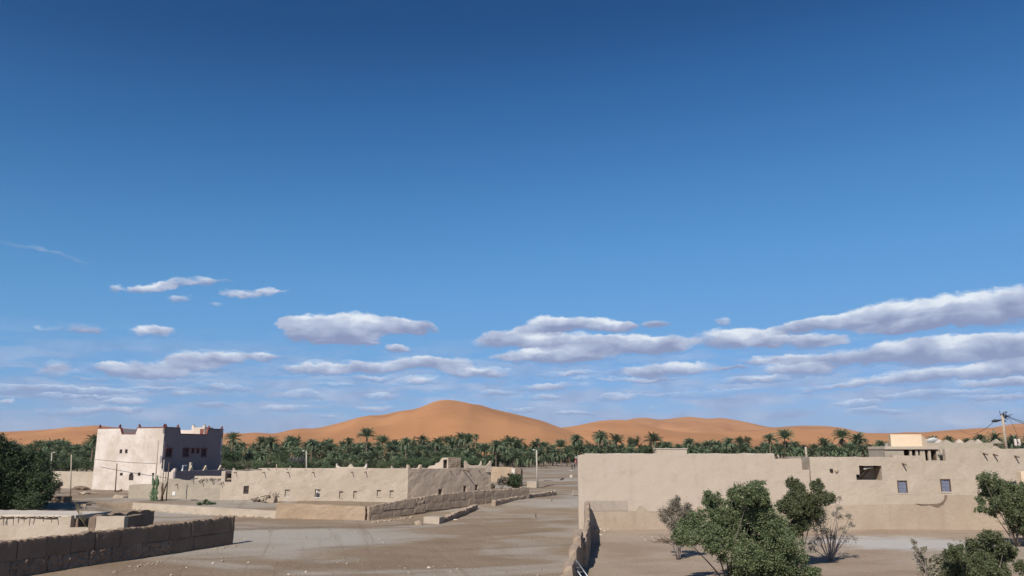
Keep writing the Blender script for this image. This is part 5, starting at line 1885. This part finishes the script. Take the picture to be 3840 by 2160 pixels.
def grove_bushes():
    rng = np.random.default_rng(5)
    protos = []
    for k in range(4):
        cl = [(rng.normal() * .5, rng.normal() * .4, .75 + rng.uniform(-.25, .45), rng.uniform(.35, .6)) for _ in range(9)]
        V, FA = leaf_quads(crown_points(cl, 3600, rng, 8, .22), .115, rng)
        protos.append(mesh_np('crown', V, FA))
    shared = {}
    def bush(px, py, rpx, d, label, mat, k, group=None):
        p = atd(px, py, d)
        r = rpx * d / F
        z = TZ(p.x, p.y)
        t = thing('leafy_tree', (p.x, p.y, z), label, 'tree', group)
        key = (k % 4, mat.name)
        if key not in shared:
            shared[key] = protos[k % 4].copy(); shared[key].materials.clear(); shared[key].materials.append(mat)
        me = shared[key]
        c = bpy.data.objects.new('crown', me); COL.objects.link(c); c.parent = t
        c.location = (0, 0, max(p.z - z - r * .85, -.3)); c.scale = (r, r, r); c.rotation_euler = (0, 0, k * 1.3)
        base = Vector((p.x, p.y, z - .2)); top = Vector((p.x, p.y, p.z))
        tubes('trunk', [([base, base.lerp(top, .5) + Vector((.15, 0, 0)), top], [.22, .18, .1])], M_BARK, t, 6)
    bush(868, 1712, 38, 235, 'dark round leafy tree in shade beside the white house wall', M_DARKLEAF, 0)
    bush(850, 1745, 34, 230, 'dark bush mass low against the white house wall', M_DARKLEAF, 1)
    bush(1058, 1728, 34, 240, 'bright green leafy tree below the palms behind stepped roof points', M_BUSHLEAF, 2)
    bush(1113, 1730, 27, 238, 'grey purple leafy bush beside the roof lamp post', M_GREYBUSH, 3)
    bush(1195, 1742, 34, 236, 'bright green rounded bush just past the roof lamp post', M_BUSHLEAF, 1)
    bush(970, 1745, 28, 236, 'small olive bush behind the court corner of the mud house', M_TAMA, 0)
    wl = 'leafy green bush in the hedge behind the mud house stair head'
    for k, (px, py, r) in enumerate(((1475, 1742, 24), (1515, 1736, 30), (1560, 1735, 32), (1605, 1735, 30), (1690, 1722, 34), (1735, 1725, 36), (1775, 1735, 30), (1720, 1745, 30), (1650, 1722, 26))):
        bush(px, py, r, 232 + k * 2, wl, M_BUSHLEAF, k, 'hedge bushes behind the stair head')
    nl = 'leafy shrub growing close behind the flat mud house roof'
    for k, px in enumerate(range(845, 1470, 42)):
        bush(px, 1742 + (k * 7) % 11, 22 + (k * 5) % 9, 196 + (k * 13) % 22, nl, (M_BUSHLEAF, M_DARKLEAF, M_TAMA)[k % 3], k, 'shrubs behind the mud house roof')
    gl = 'leafy shrub growing close behind the beige garden wall'
    for k, px in enumerate(range(120, 362, 34)):
        bush(px, 1738 + (k * 7) % 11, 26 + (k * 5) % 9, 186 + (k * 13) % 22, gl, (M_DARKLEAF, M_BUSHLEAF)[k % 2], k, 'shrubs behind the garden wall')
    for k, px in enumerate(range(2056, 2180, 20)):
        bush(px, 1718 + (k * 5) % 9, 24, 352 + k * 3, 'dark bush added as shade in the mouth of the grove path', M_DARKLEAF, k, 'bushes at the grove path')  # bushes put in to darken the gap under the palms
    bush(1690, 1655, 30, 330, 'round leafy tree topping the grove beside the thin leaning palm', M_DARKLEAF, 2)
    bush(2372, 1655, 26, 318, 'dark leafy tree among palms over the long blank wall', M_DARKLEAF, 3)
    bush(2212, 1674, 26, 320, 'dark leafy tree between the two clear standing palms', M_DARKLEAF, 1)
    bush(2430, 1690, 30, 290, 'green leafy tree just behind the low roof block', M_BUSHLEAF, 0)
    bush(2790, 1656, 28, 318, 'dark leafy tree rising with palms behind the stepped roof', M_DARKLEAF, 2)
    bush(1100, 1652, 24, 322, 'dark leafy tree head on the grove skyline under the dune slope', M_DARKLEAF, 3)
    bush(1175, 1664, 22, 322, 'small leafy tree head next to palms under the dune slope', M_DARKLEAF, 0)
    ul = 'leafy bush filling gaps below the palms, '
    k = 0
    rnd = random.Random(31)
    for px in range(880, 2060, 27):
        bush(px + rnd.uniform(-10, 10), 1728 + rnd.uniform(-14, 8), rnd.uniform(18, 27), 292 + rnd.uniform(-6, 10), ul + where(px)[0], M_DARKLEAF if k % 3 else M_BUSHLEAF, k, 'undergrowth ' + where(px)[1]); k += 1
    for px in range(-40, 372, 38):
        bush(px + rnd.uniform(-10, 10), 1722 + rnd.uniform(-12, 8), rnd.uniform(24, 32), 285 + rnd.uniform(-6, 10), ul + where(px)[0], M_DARKLEAF, k, 'undergrowth ' + where(px)[1]); k += 1
    for px in range(2190, 3920, 32):
        bush(px + rnd.uniform(-10, 10), 1696 + rnd.uniform(-5, 6), rnd.uniform(20, 28), 318 + rnd.uniform(-6, 10), ul + where(px)[0], M_DARKLEAF if k % 2 else M_BUSHLEAF, k, 'undergrowth ' + where(px)[1]); k += 1


grove_bushes()


# ================================================================== people
def person(p, label, face, top, low, head=M_CLOTH1):
    """walking figure; one continuous skinned body, clothing by height bands"""
    J = {'pelvis': (0, 0, .95, .15), 'waist': (0, 0, 1.08, .14), 'chest': (0, -.01, 1.33, .18), 'neck': (0, 0, 1.5, .065), 'head': (0, -.02, 1.62, .1), 'crown': (0, -.02, 1.72, .08),
         'hl': (-.1, 0, .9, .11), 'kl': (-.11, -.08, .5, .075), 'al': (-.11, .04, .1, .05), 'tl': (-.11, -.1, .04, .045), 'hr': (.1, 0, .9, .11), 'kr': (.11, .04, .5, .075), 'ar': (.11, .2, .12, .05), 'tr': (.11, .09, .04, .045),
         'sl': (-.2, 0, 1.42, .075), 'el': (-.27, .06, 1.14, .055), 'wl': (-.26, -.04, .9, .042), 'fl': (-.25, -.07, .8, .035), 'sr': (.2, 0, 1.42, .075), 'er': (.27, .02, 1.14, .055), 'wr': (.26, -.1, .92, .042), 'fr': (.25, -.15, .83, .035)}
    E = [('pelvis', 'waist'), ('waist', 'chest'), ('chest', 'neck'), ('neck', 'head'), ('head', 'crown'), ('pelvis', 'hl'), ('hl', 'kl'), ('kl', 'al'), ('al', 'tl'), ('pelvis', 'hr'), ('hr', 'kr'), ('kr', 'ar'), ('ar', 'tr'), ('chest', 'sl'), ('sl', 'el'), ('el', 'wl'), ('wl', 'fl'), ('chest', 'sr'), ('sr', 'er'), ('er', 'wr'), ('wr', 'fr')]
    K = list(J)
    me = bpy.data.meshes.new('body')
    me.from_pydata([J[k][:3] for k in K], [(K.index(a), K.index(b)) for a, b in E], [])
    t = thing('person', p, label, 'person')
    o = bpy.data.objects.new('body', me); COL.objects.link(o)
    sk = o.modifiers.new('Skin', 'SKIN')
    me.skin_vertices[0].data[0].use_root = True
    for i, k in enumerate(K):
        me.skin_vertices[0].data[i].radius = (J[k][3], J[k][3] * (.75 if k in ('chest', 'waist', 'pelvis') else 1))
    o.modifiers.new('Sub', 'SUBSURF').render_levels = 1
    o.parent = t
    t.rotation_euler = (0, 0, face)
    dg = bpy.context.evaluated_depsgraph_get()
    em = bpy.data.meshes.new_from_object(o.evaluated_get(dg))
    o.modifiers.clear(); o.data = em
    for m in (M_SKIN, top, low, head):
        em.materials.append(m)
    for f in em.polygons:
        c = f.center
        r = abs(c.x)
        if c.z > 1.66: f.material_index = 3
        elif c.z > 1.47: f.material_index = 0
        elif c.z < .92 and r < .22: f.material_index = 2
        elif c.z < .93 and r >= .22: f.material_index = 0
        else: f.material_index = 1
        f.use_smooth = True
    return t


def people():
    g = G(2145.5, 1761); person(g, 'person in patterned dark jacket walking up the dusty street', .25, M_CLOTH2, M_CLOTH1)
    g = G(2155, 1758); person(g, 'person in black clothes walking beside the one in patterned jacket', -.2, M_CLOTH1, M_CLOTH1)
    # low pale step in front of them
    a, b = G(2146, 1765), G(2215, 1761)
    f = Frame(a.xy, b.xy)
    o = boxes('kerb_stone', f, [(0, f.L, 0, .8, a.z - .2, a.z + .1)], M_ROOF, None, .03); tag(o, 'long pale kerb slab in front of the two walking people', 'kerb')
    # dark red board with a pale pink strip, at the edge of the grove
    a = G(2155, 1738)
    f = Frame(a.xy, (a.x + 1.1, a.y))
    t = thing('red_board', a, 'dark red standing board with pink strip at the grove edge', 'board')
    boxes('panel', f, [(0, 1.0, 0, .12, a.z + .12, a.z + 1.75)], M_DKRED, t, .02)
    boxes('strip', f, [(.32, .6, -.03, -.002, a.z + .5, a.z + 1.35)], M_PINKP, t, .01)
    boxes('foot', f, [(.05, .2, -.2, .35, a.z - .1, a.z + .118), (.8, .95, -.2, .35, a.z - .1, a.z + .118)], M_CABLE, t)
    # broken sign plate on a post
    a = G(2148, 1796)
    f = Frame(a.xy, (a.x + 1, a.y + .1))
    t = thing('sign_plate', a, 'blank whitish plate fixed to a short dark post by the street', 'sign')
    tubes('post', [([a - Vector((0, 0, .2)), a + Vector((0, 0, .3)), a + Vector((0, 0, .85))], .04)], M_WOOD, t)
    boxes('plate', f, [(-.62, -.05, -.02, .02, a.z + .25, a.z + .8)], M_ROOF, t, .01)
    # white rail frame against the big house corner
    a = G(2149, 1860)
    b = Vector((a.x + 1.1, a.y + .1, a.z))
    t = thing('pipe_frame', a, 'pale pipe frame standing at the corner of the big house', 'frame')
    q = [a + Vector((0, 0, .05)), b + Vector((0, 0, .05)), b + Vector((0, .5, .35)), a + Vector((0, .5, .62))]
    for i in range(4):
        c, d = q[i], q[(i + 1) % 4]
        tubes('pipe', [([c, (c + d) / 2, d], .045)], M_PALEWOOD if i else M_WOOD, t)


people()


# ================================================================== stones, sticks and litter
def debris():
    rnd = random.Random(17)
    g = G(1568, 1972); lump(g + Vector((0, 0, .15)), .36, .3, M_PISE2, None, 'mud_lump', 1, 'brown lump of mud in front of the pale square block', 'lump')
    g = G(1768, 1917); lump(g + Vector((0, 0, .1)), .4, .28, M_STONE, None, 'mud_lump', 2, 'grey rubble lump against the ruined wall end', 'lump')
    g = G(1728, 1936); lump(g + Vector((0, 0, .06)), .32, .2, M_PISE, None, 'mud_lump', 3, 'dark clod lying in front of the ruined wall', 'lump')
    for k, (px, py, r) in enumerate(((1690, 1948, .3), (1672, 1955, .25), (1705, 1952, .35))):
        g = G(px, py); lump(g + Vector((0, 0, .03)), r, .1, M_ROOF, None, 'rubble_stone', k + 20, 'whitish rubble stone spilled beside the ruined wall', 'stone', 'whitish stones by the ruined wall')
    lb = 'small pebble scattered on the packed dirt of the street'
    for k in range(150):
        px, py = rnd.uniform(500, 2100), 2160 - 230 * rnd.random() ** 1.5
        if px < 900 and py < 2080 or (px < 1400 and py < 1965): continue
        g = G(px, py); r = rnd.uniform(.03, .12) * rnd.random() ** .5
        lump(Vector((g.x, g.y, TH(g.x, g.y) + r * .3)), r, r * .6, M_STONE if k % 5 else M_ROOF, None, 'pebble', k + 40, lb, 'stone', 'pebbles on the street')
    lb = 'pale litter stone lying on the yard dirt near the broken wall'
    for px, py in ((2252, 1987), (2266, 1992), (2268, 1997), (2279, 1987), (2252, 2009), (2445, 2014), (2421, 2029), (2330, 1985), (2405, 2015)):
        g = G(px, py); r = rnd.uniform(.07, .12)
        lump(Vector((g.x, g.y, TH(g.x, g.y) + r * .3)), r, r * .5, M_ROOF, None, 'litter_stone', px, lb, 'stone', 'pale litter stones in the yard')
    lb = 'crumbled clod at the foot of the dark block wall'
    f0, f1 = G(400, 2150), G(870, 2046)
    for k in range(46):
        s = rnd.random()
        p = f0.lerp(f1, s) + Vector((rnd.uniform(-.2, .15) + abs(rnd.gauss(0, .6)), rnd.uniform(-.5, .1), 0))
        r = rnd.uniform(.04, .13)
        lump(Vector((p.x, p.y, TH(p.x, p.y) + r * .1)), r, r * .55, M_STONE, None, 'clod', k + 200, lb, 'stone', 'clods at the foot of the dark wall')
    lb = 'fallen crumb of earth below the long brown block wall'
    f0, f1 = G(1395, 1960), G(1530, 1942)
    for k in range(26):
        s = rnd.random()
        p = f0.lerp(f1, s) + Vector((rnd.uniform(.1, .5), rnd.uniform(-.7, -.05), 0))
        r = rnd.uniform(.08, .22)
        lump(Vector((p.x, p.y, TH(p.x, p.y) + r * .2)), r, r * .6, M_PISE2, None, 'clod', k + 300, lb, 'stone', 'earth crumbs below the long wall')
    # firewood pile and the domed heap by the mud house
    def heap(px, py, w, h, n, label, name, arch):
        g = G(px, py)
        t = thing(name, g, label, 'firewood')
        lst = []
        for k in range(n):
            a = rnd.uniform(-1, 1)
            z = h * math.sqrt(max(0, 1 - a * a)) * rnd.random()
            c = g + Vector((a * w, rnd.uniform(-.3, .3), z + .06))
            dirx = Vector((rnd.gauss(0, .6), rnd.gauss(0, .5), rnd.gauss(0, .5) + (.5 if arch else .1))).normalized() * rnd.uniform(.25, .55)
            tubes('stick', [([c - dirx, c + Vector((0, 0, .02)), c + dirx], [.05, .05, .035])], M_WOOD if k % 2 else M_PALEWOOD, t, 5)
        if arch:
            lump(g + Vector((0, .25, .1)), w * .85, h * .8, M_DADO, t, 'earth_mound', px)
    heap(962, 1883, .55, .55, 18, 'loose pile of split firewood against the mud house wall', 'firewood_pile', False)
    heap(1013, 1886, .85, .95, 34, 'domed heap of stacked brushwood beside the firewood pile', 'brushwood_heap', True)
    # twigs under the yard trees
    lst = []
    g = G(2528, 2040)
    for k in range(28):
        c = Vector((g.x + rnd.gauss(0, .5), g.y + rnd.gauss(0, .5), TH(g.x, g.y) + .05 + rnd.random() * .15))
        dv = Vector((rnd.gauss(0, 1), rnd.gauss(0, .5), rnd.gauss(0, .25))).normalized() * rnd.uniform(.25, .6)
        lst.append(([c - dv, c, c + dv], [.02, .018, .01]))
    tag(tubes('brush_pile', lst, M_WOOD, None, 4), 'dark tangle of fallen twigs under the dusty grey tamarisk', 'brush', kind='stuff')
    # log, branches and a peg in the street
    for px0, py0, px1, py1, r, lb in ((2102, 1801, 2115, 1796, .14, 'short dark log lying across the far street'), (2030, 1830, 2078, 1819, .05, 'long crooked dry branch lying by the concrete lamp post'), (2040, 1805, 2072, 1804, .05, 'thin dry branch lying farther up the street'), (715, 1879, 742, 1880, .06, 'dark stick lying on the terrace dirt'), (455, 1838, 436, 1848, .08, 'fallen branch on the slope below the white house')):
        a, b = G(px0, py0), G(px1, py1)
        z = Vector((0, 0, r * .8 + .05))
        m = (a + b) / 2 + Vector((0, .4, .03)) * (1 if r < .1 else 0)
        o = tubes('log' if r > .1 else 'branch', [([a + z, a.lerp(m, .6) + z, m + z, b.lerp(m, .5) + z, b + z], [r, r * .9, r, r * .8, r * .6])], M_WOOD, None, 6)
        tag(o, lb, 'wood')
    for px, py, h, lb in ((2009, 1940, .42, 'small dark peg standing in the middle of the street'), (2069, 1883, .35, 'dark peg stub in the street before the low earth wall')):
        g = G(px, py)
        tag(tubes('peg', [([g - Vector((0, 0, .1)), g + Vector((0, 0, h * .5)), g + Vector((.03, 0, h))], [.05, .045, .04])], M_WOOD, None), lb, 'peg')
    # mud shed and low blocks by the dark tree
    for (a, b, top_, th, m_, lb) in ((atd(188, 1893, 93), atd(236, 1893, 92.5), 1862, 1.2, M_PISE, 'small dark mud shed under the evergreen branches'), (atd(262, 1898, 90), atd(322, 1898, 89.6), 1893 - 4, .8, M_BANK, 'knee high brown mud block on the slope beyond the hut'), (atd(219, 1897, 91.5), atd(240, 1897, 91.4), 1886, .5, M_HOUSE, 'pale mud cube beside the dark shed')):
        f = Frame(a.xy, b.xy)
        vs, fs = slab(f, 0, f.L, TZ(a.x, a.y) - .4, f.px((188 + 236) / 2, top_)[1], th, du=.3, dv=.3, amp=.05)
        tag(link('mud_block', mesh('mud_block', vs, fs), m_), lb, 'block')
    for k, (px, py, w, h) in enumerate(((450, 1868, .9, .35), (300, 1838, 1.3, .5), (330, 1852, 1.0, .25))):
        g = G(px, py)
        lump(g + Vector((0, 0, .05)), w, h, M_DADO if k != 1 else M_PISE, None, 'earth_mound', k + 400, ('low mound of dumped earth on the slope below the white house', 'dark mound of soil under the garden wall by the pole', 'flat earth heap beside the plain pole')[k], 'mound')


debris()


# ================================================================== dusty air over the oasis and the dunes
def haze():
    m = bpy.data.materials.new('dusty_air')
    m.use_nodes = True
    T = NT(m.node_tree)
    v = T.n('ShaderNodeVolumePrincipled')
    v.inputs['Color'].default_value = (.90, .90, .95, 1)
    v.inputs['Density'].default_value = HAZE
    v.inputs['Anisotropy'].default_value = .2
    o = T.n('ShaderNodeOutputMaterial')
    T.l(v.outputs[0], o.inputs['Volume'])
    x0, x1, y0, y1, z0, z1 = -9200, 9200, -600, 9300, -2.5, 190
    P = [(x, y, z) for z in (z0, z1) for y in (y0, y1) for x in (x0, x1)]
    Fc = [[0, 2, 3, 1], [4, 5, 7, 6], [0, 1, 5, 4], [2, 6, 7, 3], [0, 4, 6, 2], [1, 3, 7, 5]]
    ob = link('haze', mesh('haze', P, Fc), m)
    tag(ob, 'thin dusty air fading the far dunes', kind='stuff')


HAZE = 5e-5
haze()
